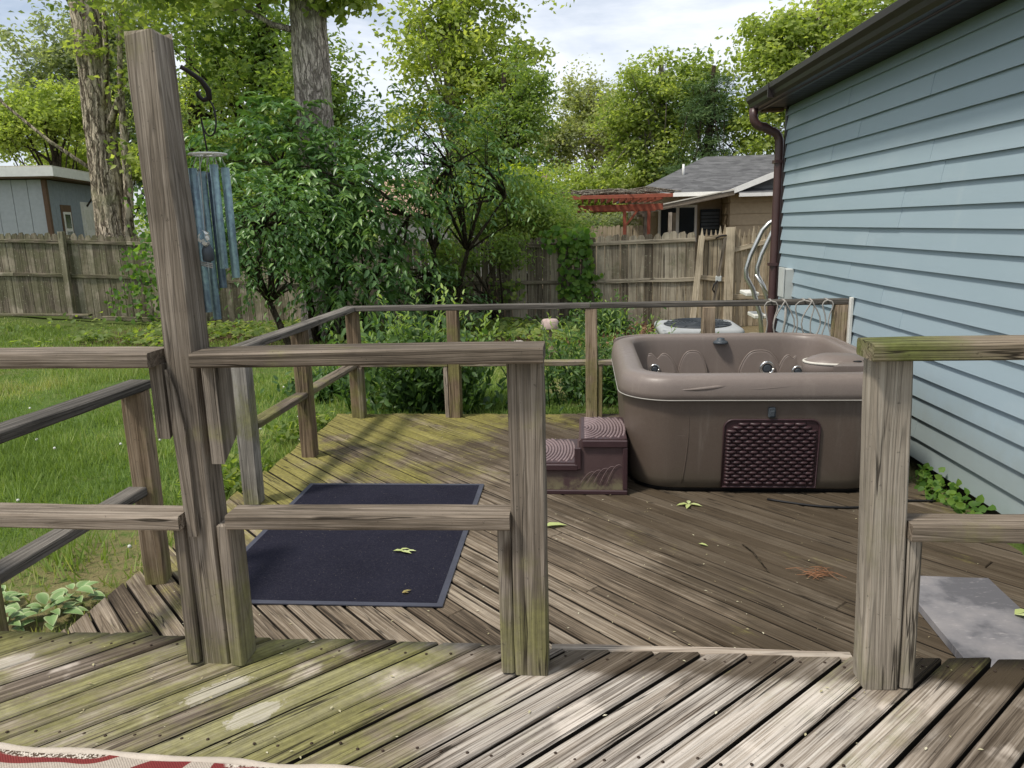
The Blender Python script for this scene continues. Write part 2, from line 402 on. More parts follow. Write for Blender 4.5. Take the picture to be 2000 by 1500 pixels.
def spots_upper(m, g, n1, n3):
    """bare bleached patches where pots and furniture stood"""
    x, y, _ = m.xyz(g); tot = None
    wob = m.math('MULTIPLY', m.math('SUBTRACT', m.noise(g, 26, 5, 0.75), 0.5), 1.5)
    p = m.math('MULTIPLY', m.math('ADD', x, y), 0.7071); q = m.math('MULTIPLY', m.math('SUBTRACT', y, x), 0.7071)
    for cx, cy, rx, ry in SPOTS:                # long axis follows the boards
        u = m.math('DIVIDE', m.math('SUBTRACT', p, (cx + cy) * 0.7071), rx); w = m.math('DIVIDE', m.math('SUBTRACT', q, (cy - cx) * 0.7071), ry)
        d = m.math('ADD', m.math('SQRT', m.math('ADD', m.math('MULTIPLY', u, u), m.math('MULTIPLY', w, w))), wob)
        k = m.math('SUBTRACT', 1.0, m.step(d, 0.85, 1.0)); tot = k if tot is None else m.math('MAXIMUM', tot, k)
    gr = m.math('ADD', n1, m.math('MULTIPLY', n3, 0.35))
    a = m.math('MULTIPLY', tot, m.math('MULTIPLY', m.step(gr, 0.42, 0.85), 0.6))
    e = m.math('ADD', x, m.math('MULTIPLY', m.noise(g, 5, 4, 0.6), 0.5))
    b = m.math('MULTIPLY', m.math('MULTIPLY', m.step(e, -0.25, 0.05), m.math('SUBTRACT', 1.0, m.step(e, 0.85, 1.1))), m.math('SUBTRACT', 1.0, m.step(m.math('ADD', y, m.math('MULTIPLY', m.noise(g, 9, 3), 0.10)), 1.86, 1.93)))
    return m.math('MAXIMUM', a, m.math('MULTIPLY', b, m.math('MULTIPLY', m.step(gr, 0.50, 0.85), 0.75)))
SPOTS = ((-1.00, 1.72, 0.105, 0.036), (-0.855, 1.625, 0.080, 0.036), (-1.70, 1.80, 0.085, 0.036))
M_rail = wood("aged_rail_wood", (0.060, 0.047, 0.034), (0.178, 0.143, 0.108), (0.37, 0.31, 0.25), moss=moss_front, tint=0.16)
M_raild = wood("dark_grey_rail_wood", (0.038, 0.034, 0.029), (0.10, 0.090, 0.077), (0.25, 0.225, 0.195), tint=0.14)
M_post = wood("aged_post_wood", (0.062, 0.050, 0.038), (0.178, 0.147, 0.114), (0.36, 0.31, 0.255), moss=moss_front, tint=0.18)
M_postg = wood("grey_post_wood", (0.08, 0.072, 0.064), (0.21, 0.19, 0.165), (0.42, 0.39, 0.345), moss=moss_front, tint=0.1)
M_rpost = wood("pale_green_post_wood", (0.15, 0.128, 0.10), (0.31, 0.268, 0.215), (0.47, 0.42, 0.35), moss=lambda m, g, n1, r: m.math('MULTIPLY', m.step(m.noise(g, 4, 5, 0.6), 0.50, 0.68), 0.45), tint=0.1, moss_col=(0.17, 0.165, 0.08))
M_mossy = wood("mossy_cap_wood", (0.06, 0.045, 0.03), (0.17, 0.13, 0.09), (0.33, 0.27, 0.2), moss=lambda m, g, n1, r: m.math('MULTIPLY', m.math('MULTIPLY', grad(m, g, 0, 0.72, 1.05), m.step(m.noise(g, 6, 5), 0.30, 0.55)), 0.85), moss_col=(0.09, 0.11, 0.02))
M_farpost = wood("brown_far_wood", (0.095, 0.065, 0.040), (0.26, 0.19, 0.125), (0.45, 0.36, 0.26), moss=moss_front, tint=0.2)
M_up = wood("upper_deck_wood", (0.065, 0.048, 0.035), (0.27, 0.22, 0.17), (0.62, 0.55, 0.47), moss=moss_upper, spots=spots_upper, worn=0.25, darken=damp_upper, tint=0.24, bump=0.9, moss_col=(0.16, 0.155, 0.045))
M_low = wood("lower_deck_wood", (0.048, 0.035, 0.023), (0.165, 0.127, 0.088), (0.41, 0.345, 0.265), moss=moss_lower, worn=0.0, darken=dark_lower, tint=0.24, bump=0.8, moss_col=(0.19, 0.17, 0.045))
M_joist = wood("dark_joist_wood", (0.03, 0.022, 0.015), (0.06, 0.045, 0.03), (0.1, 0.08, 0.06))
M_edge = plain("dark_board_edge", (0.022, 0.017, 0.012), 0.95, var=0.4, nscale=30)
M_trim = wood("deck_edge_board_wood", (0.14, 0.105, 0.08), (0.34, 0.28, 0.22), (0.50, 0.44, 0.37), tint=0.1)
fence_moss = lambda m, g, n1, r: m.math('MULTIPLY', m.step(m.math('ADD', m.noise(g, 2.5, 5, 0.65), m.math('MULTIPLY', grad(m, g, 0, -7.0, -3.0), 0.14)), 0.53, 0.70), 0.62)
M_fence = wood("fence_wood", (0.09, 0.073, 0.052), (0.25, 0.212, 0.155), (0.42, 0.37, 0.285), moss=fence_moss, tint=0.34, sc=0.5, bump=0.5, moss_col=(0.095, 0.095, 0.048), lichen=0.6)
M_gate = wood("gate_wood", (0.18, 0.14, 0.09), (0.40, 0.33, 0.23), (0.58, 0.50, 0.37), tint=0.25, sc=0.5, bump=0.4)
M_shingle_wood = wood("plank_wood", (0.10, 0.08, 0.06), (0.27, 0.23, 0.18), (0.43, 0.38, 0.31), sc=0.6)

# siding: pale blue vinyl with faint wood emboss and weathering
def siding_mat():
    m = NT("pale_blue_siding"); o = m.obj(); g = m.geo(); r = m.rand()
    e = m.noise(m.vmath('MULTIPLY', o, (30, 1.2, 30)), 1, 5, 0.6)
    n = m.noise(g, 1.6, 5, 0.6)
    c = m.mix(m.math('MULTIPLY_ADD', n, 0.5, m.math('MULTIPLY', r, 0.25)), (0.285, 0.37, 0.415), (0.35, 0.43, 0.475))
    st = m.noise(m.vmath('MULTIPLY', g, (1, 9, 0.8)), 1, 4, 0.6)
    c = m.mix(m.math('MULTIPLY', m.step(st, 0.58, 0.8), 0.25), c, (0.44, 0.50, 0.50))
    zz = m.xyz(g)[2]
    dr = m.math('MULTIPLY', m.math('SUBTRACT', 1.0, m.step(m.math('ADD', zz, m.math('MULTIPLY', m.noise(g, 7, 5, 0.7), -0.35)), -0.35, 0.10)), 0.55)
    c = m.mix(dr, c, (0.24, 0.26, 0.22))
    lo = m.noise(m.vmath('MULTIPLY', g, (1, 0.8, 3)), 1, 5, 0.65)
    c = m.mix(m.math('MULTIPLY', m.step(lo, 0.5, 0.75), 0.22), c, (0.47, 0.53, 0.55))
    h = m.math('ADD', m.math('MULTIPLY', e, 0.25), m.noise(m.vmath('MULTIPLY', o, (1, 1.4, 6)), 1, 2))
    m.surf(c, 0.42, m.bump(h, 0.22, 0.006), spec=0.35); return m.m
M_siding = siding_mat()
M_brown = plain("brown_painted_metal", (0.070, 0.036, 0.034), 0.38, 0.0, 0.5, 0.15)
M_gutter = plain("dark_brown_gutter_metal", (0.027, 0.020, 0.020), 0.35, 0.0, 0.5, 0.15)
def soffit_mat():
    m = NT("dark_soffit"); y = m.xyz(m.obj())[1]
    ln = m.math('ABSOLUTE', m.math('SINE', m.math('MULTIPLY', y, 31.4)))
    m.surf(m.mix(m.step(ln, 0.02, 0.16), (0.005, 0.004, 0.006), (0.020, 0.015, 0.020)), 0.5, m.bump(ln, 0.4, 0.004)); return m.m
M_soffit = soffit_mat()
M_found = plain("dark_foundation_block", (0.05, 0.045, 0.04), 0.9)
def shingles(name, a, b, axis=0):
    m = NT(name); o = m.obj(); v = m.voronoi(m.vmath('MULTIPLY', o, (3.2, 7, 7)), 1.0, out='Color')
    n = m.noise(o, 3, 5, 0.6); w = m.math('FRACT', m.math('MULTIPLY', m.xyz(o)[1], 7.0))
    t = m.math('ADD', m.math('MULTIPLY', n, 0.6), m.math('MULTIPLY', m.xyz(v)[0], 0.4))
    c = m.mix(m.math('SUBTRACT', 1.0, m.step(w, 0.0, 0.16)), m.ramp(t, [(0.2, a), (0.8, b)]), (a[0] * .5, a[1] * .5, a[2] * .5))
    m.surf(c, 0.9, spec=0.1); return m.m
M_roof = shingles("grey_shingles", (0.075, 0.075, 0.078), (0.17, 0.17, 0.172))
M_tan = plain("tan_house_board", (0.38, 0.30, 0.20), 0.75, var=0.12)
M_white = plain("white_paint", (0.74, 0.73, 0.70), 0.55, var=0.08)
M_offwhite = plain("weathered_white_paint", (0.60, 0.57, 0.50), 0.65, var=0.2)
M_red = plain("red_stained_wood", (0.30, 0.085, 0.05), 0.6, var=0.2)
M_shed = plain("grey_blue_shed_board", (0.27, 0.31, 0.36), 0.75, var=0.12)
M_shedl = plain("grey_shed_board", (0.42, 0.43, 0.44), 0.75, var=0.1)
M_shedtrim = plain("brown_shed_trim", (0.13, 0.075, 0.045), 0.7)
M_glass = plain("dark_window_glass", (0.02, 0.025, 0.03), 0.08, 0.0, 0.6, 0.1)
def tub_mat(name, a, b, rough):
    m = NT(name); o = m.obj()
    n = m.noise(o, 260, 2, 0.5); n2 = m.noise(o, 3.5, 5, 0.6); n3 = m.noise(o, 42, 4, 0.6)
    c = m.mix(m.math('MULTIPLY_ADD', n, 0.8, m.math('MULTIPLY', n3, 0.25)), a, b)
    c = m.mix(m.math('MULTIPLY', m.step(n2, 0.5, 0.75), 0.22), c, (0.27, 0.23, 0.19))
    st = m.noise(m.vmath('MULTIPLY', o, (16, 16, 0.9)), 1, 5, 0.7)
    c = m.mix(m.math('MULTIPLY', m.step(st, 0.54, 0.76), 0.20), c, (0.30, 0.26, 0.22))
    sc_ = m.noise(m.vmath('MULTIPLY', o, (3, 3, 60)), 1, 4, 0.8)
    c = m.mix(m.math('MULTIPLY', m.step(sc_, 0.68, 0.74), 0.16), c, (0.32, 0.28, 0.25))
    z = m.xyz(o)[2]; c = m.mix(m.math('MULTIPLY', m.math('SUBTRACT', 1.0, m.step(m.math('ADD', z, m.math('MULTIPLY', n3, -0.06)), 0.02, 0.14)), 0.45), c, (0.07, 0.065, 0.04))
    m.surf(c, m.math('ADD', m.math('MULTIPLY_ADD', n3, 0.18, rough - 0.09), m.math('MULTIPLY', m.step(st, 0.5, 0.75), 0.14)), m.bump(n, 0.10, 0.002), spec=0.4); return m.m
M_tub = tub_mat("speckled_brown_tub_plastic", (0.082, 0.060, 0.047), (0.145, 0.112, 0.090), 0.44)
M_tubr = tub_mat("speckled_brown_tub_rim_plastic", (0.142, 0.112, 0.096), (0.222, 0.184, 0.162), 0.40)
M_maroon = plain("maroon_plastic", (0.048, 0.024, 0.027), 0.42, 0, 0.45, 0.2)
def step_mat():
    m = NT("dusty_maroon_step_plastic"); o = m.obj(); n = m.noise(o, 14, 5, 0.65); z = m.xyz(o)[2]
    c = m.mix(m.math('MULTIPLY', n, 0.7), (0.06, 0.034, 0.034), (0.125, 0.082, 0.08))
    f = m.math('MULTIPLY', m.math('SUBTRACT', 1.0, m.step(z, 0.02, 0.15)), m.step(n, 0.36, 0.6))
    c = m.mix(m.math('MULTIPLY', f, 0.7), c, (0.24, 0.22, 0.12))
    m.surf(c, 0.5, m.bump(n, 0.15, 0.003), spec=0.35); return m.m
M_step = step_mat()
M_tread = plain("pale_dusty_tread_plastic", (0.20, 0.145, 0.145), 0.5, 0, 0.4, 0.2, 30)
M_black = plain("black_rubber", (0.012, 0.012, 0.013), 0.55, 0, 0.3, 0.2)
M_blacki = plain("black_iron", (0.018, 0.014, 0.013), 0.5, 0.3, 0.4, 0.3)
M_chrome = plain("dull_chrome", (0.62, 0.62, 0.60), 0.22, 0.9, 0.5, 0.1)
M_alu = plain("worn_aluminium", (0.55, 0.55, 0.53), 0.32, 0.85, 0.5, 0.15)
M_plast_w = plain("aged_white_plastic", (0.66, 0.65, 0.60), 0.5, var=0.1)
M_greybox = plain("grey_utility_box", (0.50, 0.52, 0.50), 0.5, var=0.1)
M_cord = plain("pale_grey_cord", (0.33, 0.31, 0.28), 0.6, var=0.15)
M_ac = plain("light_grey_unit_metal", (0.36, 0.37, 0.37), 0.5, var=0.1)
M_acd = plain("dark_grille_metal", (0.05, 0.055, 0.06), 0.45, 0.4)
M_slate = plain("slate_grey_plastic", (0.055, 0.065, 0.075), 0.45)
M_stone = plain("pale_stone", (0.40, 0.36, 0.32), 0.9, bump=0.4, bscale=18)
M_nail = plain("rusty_nail", (0.05, 0.032, 0.022), 0.6, 0.4)
def chime_mat():
    m = NT("verdigris_tube"); o = m.obj(); n = m.noise(m.vmath('MULTIPLY', o, (30, 30, 7)), 1, 6, 0.7); n2 = m.noise(o, 90, 3)
    c = m.ramp(m.math('ADD', m.math('MULTIPLY_ADD', n2, 0.3, m.math('MULTIPLY', n, 0.7)), m.math('MULTIPLY_ADD', m.rand(), 0.20, -0.10)), [(0.33, (0.06, 0.08, 0.11)), (0.5, (0.15, 0.205, 0.24)), (0.66, (0.27, 0.40, 0.39))])
    m.surf(c, 0.42, m.bump(n, 0.2, 0.002), 0.55); return m.m
M_chime = chime_mat()
def mat_mat():
    m = NT("black_carpet_mat"); g = m.geo(); n = m.noise(g, 130, 3, 0.7); n2 = m.noise(g, 4, 5, 0.6); n3 = m.noise(g, 500, 2)
    c = m.mix(n2, (0.010, 0.010, 0.018), (0.022, 0.022, 0.036))
    c = m.mix(m.math('MULTIPLY', m.step(n, 0.45, 0.7), 0.5), c, (0.045, 0.043, 0.055))
    c = m.mix(m.step(m.noise(g, 95, 2, 0.8), 0.70, 0.76), c, (0.20, 0.18, 0.15))
    m.surf(c, 0.95, m.bump(m.math('ADD', n, n3), 0.8, 0.004), spec=0.08); return m.m
M_mat = mat_mat()
M_matb = plain("grey_rubber_edging", (0.055, 0.058, 0.078), 0.6)
def rug_mat():
    m = NT("red_and_beige_woven_rug"); o = m.obj()
    v = m.vmath('MULTIPLY', o, (1.5, 3.4, 1))
    n = m.noise(v, 1.15, 1, 0.3, 1.6)
    k = m.math('SINE', m.math('MULTIPLY', n, 26.0))
    x, y, z = m.xyz(o)
    wv = m.math('MULTIPLY', m.math('SINE', m.math('MULTIPLY', x, 900.0)), m.math('SINE', m.math('MULTIPLY', y, 900.0)))
    sp = m.noise(o, 160, 2, 0.6)
    red = m.mix(m.noise(o, 6, 3), (0.15, 0.026, 0.032), (0.22, 0.05, 0.04))
    bei = m.mix(sp, (0.30, 0.25, 0.20), (0.52, 0.46, 0.39))
    speck = m.mix(m.step(sp, 0.47, 0.53), (0.10, 0.07, 0.05), (0.60, 0.54, 0.46))
    c = m.mix(m.step(k, 0.05, 0.18), bei, red)
    c = m.mix(m.step(m.math('SINE', m.math('MULTIPLY', n, 13.0)), 0.55, 0.7), c, speck)
    c = m.mix(m.math('MULTIPLY', m.step(m.noise(o, 9, 4, 0.7), 0.64, 0.72), 0.8), c, (0.16, 0.15, 0.05))
    m.surf(c, 0.95, m.bump(wv, 0.5, 0.002), spec=0.05); return m.m
M_rug = rug_mat()
M_rugb = plain("beige_rug_binding", (0.48, 0.42, 0.35), 0.95, var=0.2, bump=0.5, bscale=200)
def pad_mat():
    m = NT("grey_board"); g = m.geo(); n = m.noise(g, 3.2, 6, 0.6); n2 = m.noise(m.vmath('MULTIPLY', g, (18, 60, 1)), 1, 5, 0.7)
    c = m.ramp(n, [(0.42, (0.11, 0.107, 0.115)), (0.50, (0.19, 0.183, 0.19)), (0.62, (0.25, 0.235, 0.235))])
    c = m.mix(m.math('MULTIPLY', m.step(n2, 0.56, 0.72), 0.5), c, (0.42, 0.39, 0.38))
    m.surf(c, 0.75, m.bump(n2, 0.2, 0.003)); return m.m
M_pad = pad_mat()

M_l_far = leafmat("leaf_light_far", (0.157, 0.211, 0.055), (0.295, 0.367, 0.099), (0.478, 0.516, 0.162), 0.6)  # light green, brightened further in place of distance haze
M_l_mid = leafmat("leaf_mid_green", (0.101, 0.161, 0.048), (0.190, 0.275, 0.078), (0.356, 0.416, 0.132), 0.55)
M_l_oak = leafmat("leaf_oak_green", (0.130, 0.192, 0.052), (0.250, 0.320, 0.090), (0.432, 0.478, 0.154), 0.55)
M_l_pale = leafmat("leaf_hazed_far", (0.207, 0.234, 0.114), (0.303, 0.339, 0.163), (0.441, 0.445, 0.244), 0.65)  # haze of the farthest trees put into a paler leaf colour
M_l_grey = leafmat("leaf_grey_green", (0.139, 0.176, 0.109), (0.230, 0.274, 0.164), (0.369, 0.392, 0.254), 0.6)
M_l_dark = leafmat("leaf_dark_pine", (0.054, 0.106, 0.046), (0.106, 0.181, 0.068), (0.191, 0.276, 0.095), 0.6, 0.15)
M_l_laurel = leafmat("leaf_glossy_dark", (0.051, 0.116, 0.039), (0.098, 0.195, 0.060), (0.270, 0.398, 0.111), 0.34, 0.28, 0.45)
M_l_shrub = leafmat("leaf_shrub", (0.045, 0.095, 0.032), (0.125, 0.215, 0.062), (0.34, 0.44, 0.13), 0.45, 0.4)
M_l_yell = leafmat("leaf_yellow_green", (0.192, 0.264, 0.024), (0.360, 0.432, 0.036), (0.504, 0.552, 0.060), 0.6)
M_l_vine = leafmat("leaf_vine", (0.061, 0.135, 0.027), (0.115, 0.223, 0.041), (0.216, 0.338, 0.068), 0.5)
M_l_cover = leafmat("leaf_ground_cover", (0.080, 0.135, 0.031), (0.153, 0.225, 0.055), (0.305, 0.349, 0.101), 0.55)
M_grass = leafmat("grass_blade", (0.144, 0.216, 0.050), (0.229, 0.317, 0.080), (0.407, 0.403, 0.180), 0.6, 0.3)
M_dry = leafmat("dry_litter", (0.10, 0.055, 0.03), (0.19, 0.105, 0.06), (0.30, 0.19, 0.11), 0.8, 0.1)
M_bark1 = bark("furrowed_grey_brown_bark", (0.085, 0.066, 0.046), (0.60, 0.51, 0.38), 7, 1.3)
M_bark2 = bark("grey_flaky_bark", (0.17, 0.145, 0.12), (0.62, 0.54, 0.46), 12, 2.6)
M_bark3 = bark("dark_bark", (0.035, 0.026, 0.018), (0.10, 0.08, 0.055), 20, 5)
M_bark4 = bark("pale_far_bark", (0.16, 0.14, 0.11), (0.38, 0.34, 0.28), 9, 2)

# ------------------------------------------------------------------ ground
def zg(x, y):
    fx = np.interp(x, [-14, -12, -10.5, -8.8, -6.0], [-0.26, -0.33, -0.44, -0.55, -0.63])
    t = np.clip((np.asarray(y) - 5.0) / 9.0, 0, 1); t = t * t * (3 - 2 * t)
    return -0.41 * (1 - t) + fx * t

def ground():
    xs = np.unique(np.concatenate([np.linspace(-400, -16, 12), np.linspace(-16, 6, 89), np.linspace(6, 400, 12)]))
    ys = np.unique(np.concatenate([np.linspace(-60, -2, 8), np.linspace(-2, 16, 73), np.linspace(16, 900, 16)]))
    X, Y = np.meshgrid(xs, ys); Z = zg(X, Y)
    inside = (X > -15) & (X < 3) & (Y > 1) & (Y < 15)
    Z = Z + inside * (0.022 * np.sin(X * 1.9 + 0.7 * Y) * np.cos(Y * 1.3 - 0.6 * X) + 0.012 * np.sin(X * 5.1) * np.cos(Y * 4.3))
    v = np.stack([X, Y, Z], -1).reshape(-1, 3); nx = len(xs)
    i = (np.arange(len(ys) - 1)[:, None] * nx + np.arange(nx - 1)[None, :]).ravel()
    f = np.stack([i, i + 1, i + nx + 1, i + nx], 1)
    m = NT("lawn_soil"); g = m.geo(); n = m.noise(g, 0.9, 6, 0.6); n2 = m.noise(g, 14, 5, 0.7); n3 = m.noise(g, 90, 3, 0.6)
    t = m.math('ADD', m.math('MULTIPLY', n, 0.5), m.math('MULTIPLY', n2, 0.5))
    c = m.ramp(t, [(0.34, (0.055, 0.10, 0.02)), (0.5, (0.095, 0.15, 0.035)), (0.64, (0.17, 0.17, 0.07))])
    x, y, z = m.xyz(g)
    bed = m.math('MULTIPLY', m.step(m.math('ADD', y, m.math('MULTIPLY', n2, 1.6)), 11.4, 12.6), m.math('MULTIPLY_ADD', m.step(m.xyz(g)[0], -9.0, -8.0), 0.8, 0.2))
    c = m.mix(bed, c, m.mix(n2, (0.055, 0.038, 0.024), (0.15, 0.10, 0.065)))
    straw = m.math('MULTIPLY', m.step(m.math('ADD', n, m.math('MULTIPLY', m.step(x, -1.6, 0.4), 0.22)), 0.60, 0.74), 0.6)
    c = m.mix(straw, c, (0.24, 0.20, 0.11))
    nr = m.math('MULTIPLY', m.math('MULTIPLY', m.math('MULTIPLY', m.step(x, -3.3, -2.4), m.math('SUBTRACT', 1.0, m.step(x, -1.8, -1.5))), m.math('SUBTRACT', 1.0, m.step(y, 3.2, 4.6))), m.step(n2, 0.30, 0.55))
    c = m.mix(m.math('MULTIPLY', nr, 0.85), c, m.mix(n3, (0.15, 0.115, 0.055), (0.30, 0.25, 0.13)))
    m.surf(c, 0.95, m.bump(m.math('ADD', n2, n3), 0.7, 0.03), spec=0.05)
    o = np_mesh("lawn", v, f, m.m, smooth=True)
    tag(o, "green lawn and garden soil running from the deck to the fence", None, None, 'structure')
ground()

def grass():
    g = np.random.default_rng(5); Ps = []
    def area(n, x0, x1, y0, y1, h, w):
        x = g.uniform(x0, x1, n); y = g.uniform(y0, y1, n)
        k = (x > -0.86 * y - 1.4) & ~((x > -2.13) & (x < 2.6) & (y < 6.02)) & ~((x > -2.2) & (y < 2.0)) & (x < 1.9)
        cl = np.array([mnoise.noise((a * 0.9, b * 0.9, 0)) for a, b in zip(x[::1], y[::1])])
        k &= g.random(n) < np.clip(0.66 + cl * 1.2 - 0.55 * np.exp(-((x + 2.5) / 0.35) ** 2 - ((y - 3.3) / 0.8) ** 2), 0.06, 1)
        k &= y < 12.2 + 0.5 * np.sin(x * 2) + 1.5 * (x < -8.3)
        x, y, cl = x[k], y[k], cl[k]; Ps.append((x, y, h * (0.45 + g.random(len(x)) + 0.5 * np.clip(cl, 0, 1)), np.full(len(x), w), cl))
    area(80000, -6.5, -2.0, 2.2, 6.0, 0.052, 0.0052)
    area(60000, -9, 2.0, 5.9, 9.0, 0.052, 0.0075)
    area(55000, -13, 2.0, 9.0, 13.8, 0.05, 0.011)
    # taller tufts
    for i in range(150):
        cx, cy = g.uniform(-8, -2.2), g.uniform(2.6, 10)
        n = 60; Ps.append((g.normal(cx, 0.09, n), g.normal(cy, 0.09, n), g.uniform(0.07, 0.17, n), np.full(n, 0.006), np.full(n, 0.3)))
    x = np.concatenate([p[0] for p in Ps]); y = np.concatenate([p[1] for p in Ps]); h = np.concatenate([p[2] for p in Ps]); w = np.concatenate([p[3] for p in Ps]); cl = np.concatenate([p[4] for p in Ps])
    k = ~((x > -2.12) & (x < 2.6) & (y < 6.02)); x, y, h, w, cl = x[k], y[k], h[k], w[k], cl[k]; n = len(x)
    z = zg(x, y) - 0.005; a = g.uniform(0, 2 * np.pi, n); b = g.uniform(0, 2 * np.pi, n); ln = h * g.uniform(0.1, 0.75, n)
    p = np.stack([x, y, z], 1); s = np.stack([np.cos(a), np.sin(a), 0 * a], 1) * w[:, None]
    tip = p + np.stack([np.cos(b) * ln, np.sin(b) * ln, h], 1)
    v = np.stack([p - s, p + s, tip], 1).reshape(-1, 3); t = np.arange(n * 3).reshape(-1, 3)
    pt = np.array([mnoise.noise((a * 0.55, b * 0.55, 8)) + 0.5 * mnoise.noise((a * 1.9, b * 1.9, 3)) for a, b in zip(x, y)])
    lv = np.repeat(np.clip(0.42 + pt * 0.75 + g.normal(0, 0.2, n), 0, 1), 3)
    tag(np_mesh("grass", v, t, M_grass, None, lv), "short green lawn grass with taller tufts beside the deck", "grass", None, 'stuff')
    # white clover flowers
    bb = B()
    for i in range(45):
        fx, fy = g.uniform(-6, -2.3), g.uniform(2.6, 7.5); fz = float(zg(fx, fy)) + 0.05
        bb.lathe((fx, fy, fz), [(0.002, 0), (0.011, 0.006), (0.009, 0.016), (0.002, 0.02)], 6)
    o = bb.build("clover_flowers", M_plast_w); tag(o, "tiny white clover flowers dotted over the lawn", "flowers", None, 'stuff')
grass()

# ------------------------------------------------------------------ decks
def clip_poly(poly, a, b, c):       # keep a*x+b*y<=c
    out = []
    for i in range(len(poly)):
        p, q = poly[i], poly[(i + 1) % len(poly)]
        dp, dq = a * p[0] + b * p[1] - c, a * q[0] + b * q[1] - c
        if dp <= 0: out.append(p)
        if (dp < 0 < dq) or (dq < 0 < dp):
            t = dp / (dp - dq); out.append((p[0] + t * (q[0] - p[0]), p[1] + t * (q[1] - p[1])))
    return out

def inset(poly, d):
    n = len(poly); out = []
    ar = sum(poly[i][0] * poly[(i + 1) % n][1] - poly[(i + 1) % n][0] * poly[i][1] for i in range(n))
    if ar < 0: poly = poly[::-1]
    cur = poly
    for i in range(n):
        p, q = poly[i], poly[(i + 1) % n]; dx, dy = q[0] - p[0], q[1] - p[1]; l = math.hypot(dx, dy)
        if l < 1e-6: continue
        nx, ny = dy / l, -dx / l
        cur = clip_poly(cur, nx, ny, nx * p[0] + ny * p[1] - d)
    return cur

def board(root, mat, ang, off, s0, s1, w, z, lims, thick=0.036):
    """one deck board: centre line offset 'off' from the origin, from s0 to s1 along its direction, clipped by lims"""
    c, s = math.cos(ang), math.sin(ang)
    P = [(s0, off - w / 2), (s1, off - w / 2), (s1, off + w / 2), (s0, off + w / 2)]
    for a, b, d in lims:                # world half-plane -> board frame
        P = clip_poly(P, a * c + b * s, -a * s + b * c, d)
        if len(P) < 3: return None
    mx = (min(p[0] for p in P) + max(p[0] for p in P)) / 2
    if max(p[0] for p in P) - min(p[0] for p in P) < 0.03: return None
    P = [(p[0] - mx, p[1] - off) for p in P]
    clean = []
    for p in P:
        if not clean or math.hypot(p[0] - clean[-1][0], p[1] - clean[-1][1]) > 0.002: clean.append(p)
    if len(clean) > 2 and math.hypot(clean[0][0] - clean[-1][0], clean[0][1] - clean[-1][1]) < 0.002: clean.pop()
    P = clean
    if len(P) < 3: return None
    ar = sum(P[i][0] * P[(i + 1) % len(P)][1] - P[(i + 1) % len(P)][0] * P[i][1] for i in range(len(P)))
    if ar < 0: P = P[::-1]
    I = []
    n = len(P); cx = sum(p[0] for p in P) / n
    for (x, y) in P:
        I.append((x - math.copysign(0.004, x - cx), y - math.copysign(0.0045, y)))
    tilt = random.uniform(-0.0016, 0.0016)
    hz = random.uniform(-0.0018, 0.0018)
    bb = B(); bb.loft([[(x, y, -thick) for x, y in P], [(x, y, -0.006 + hz + tilt * y / w) for x, y in P], [(x, y, hz + tilt * y / w * 2) for x, y in I]], True, True, False)
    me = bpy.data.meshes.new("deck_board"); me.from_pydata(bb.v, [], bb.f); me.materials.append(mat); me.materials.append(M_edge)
    for q in range(n): me.polygons[q].material_index = 1        # side faces coloured near black, so the gaps read as dark lines
    o = bpy.data.objects.new("deck_board", me)
    M = Matrix.Rotation(ang, 4, 'Z'); M.translation = Vector((c * mx - s * off, s * mx + c * off, z)) - parent_loc(root)
    o.matrix_basis = M; return link(o, root)

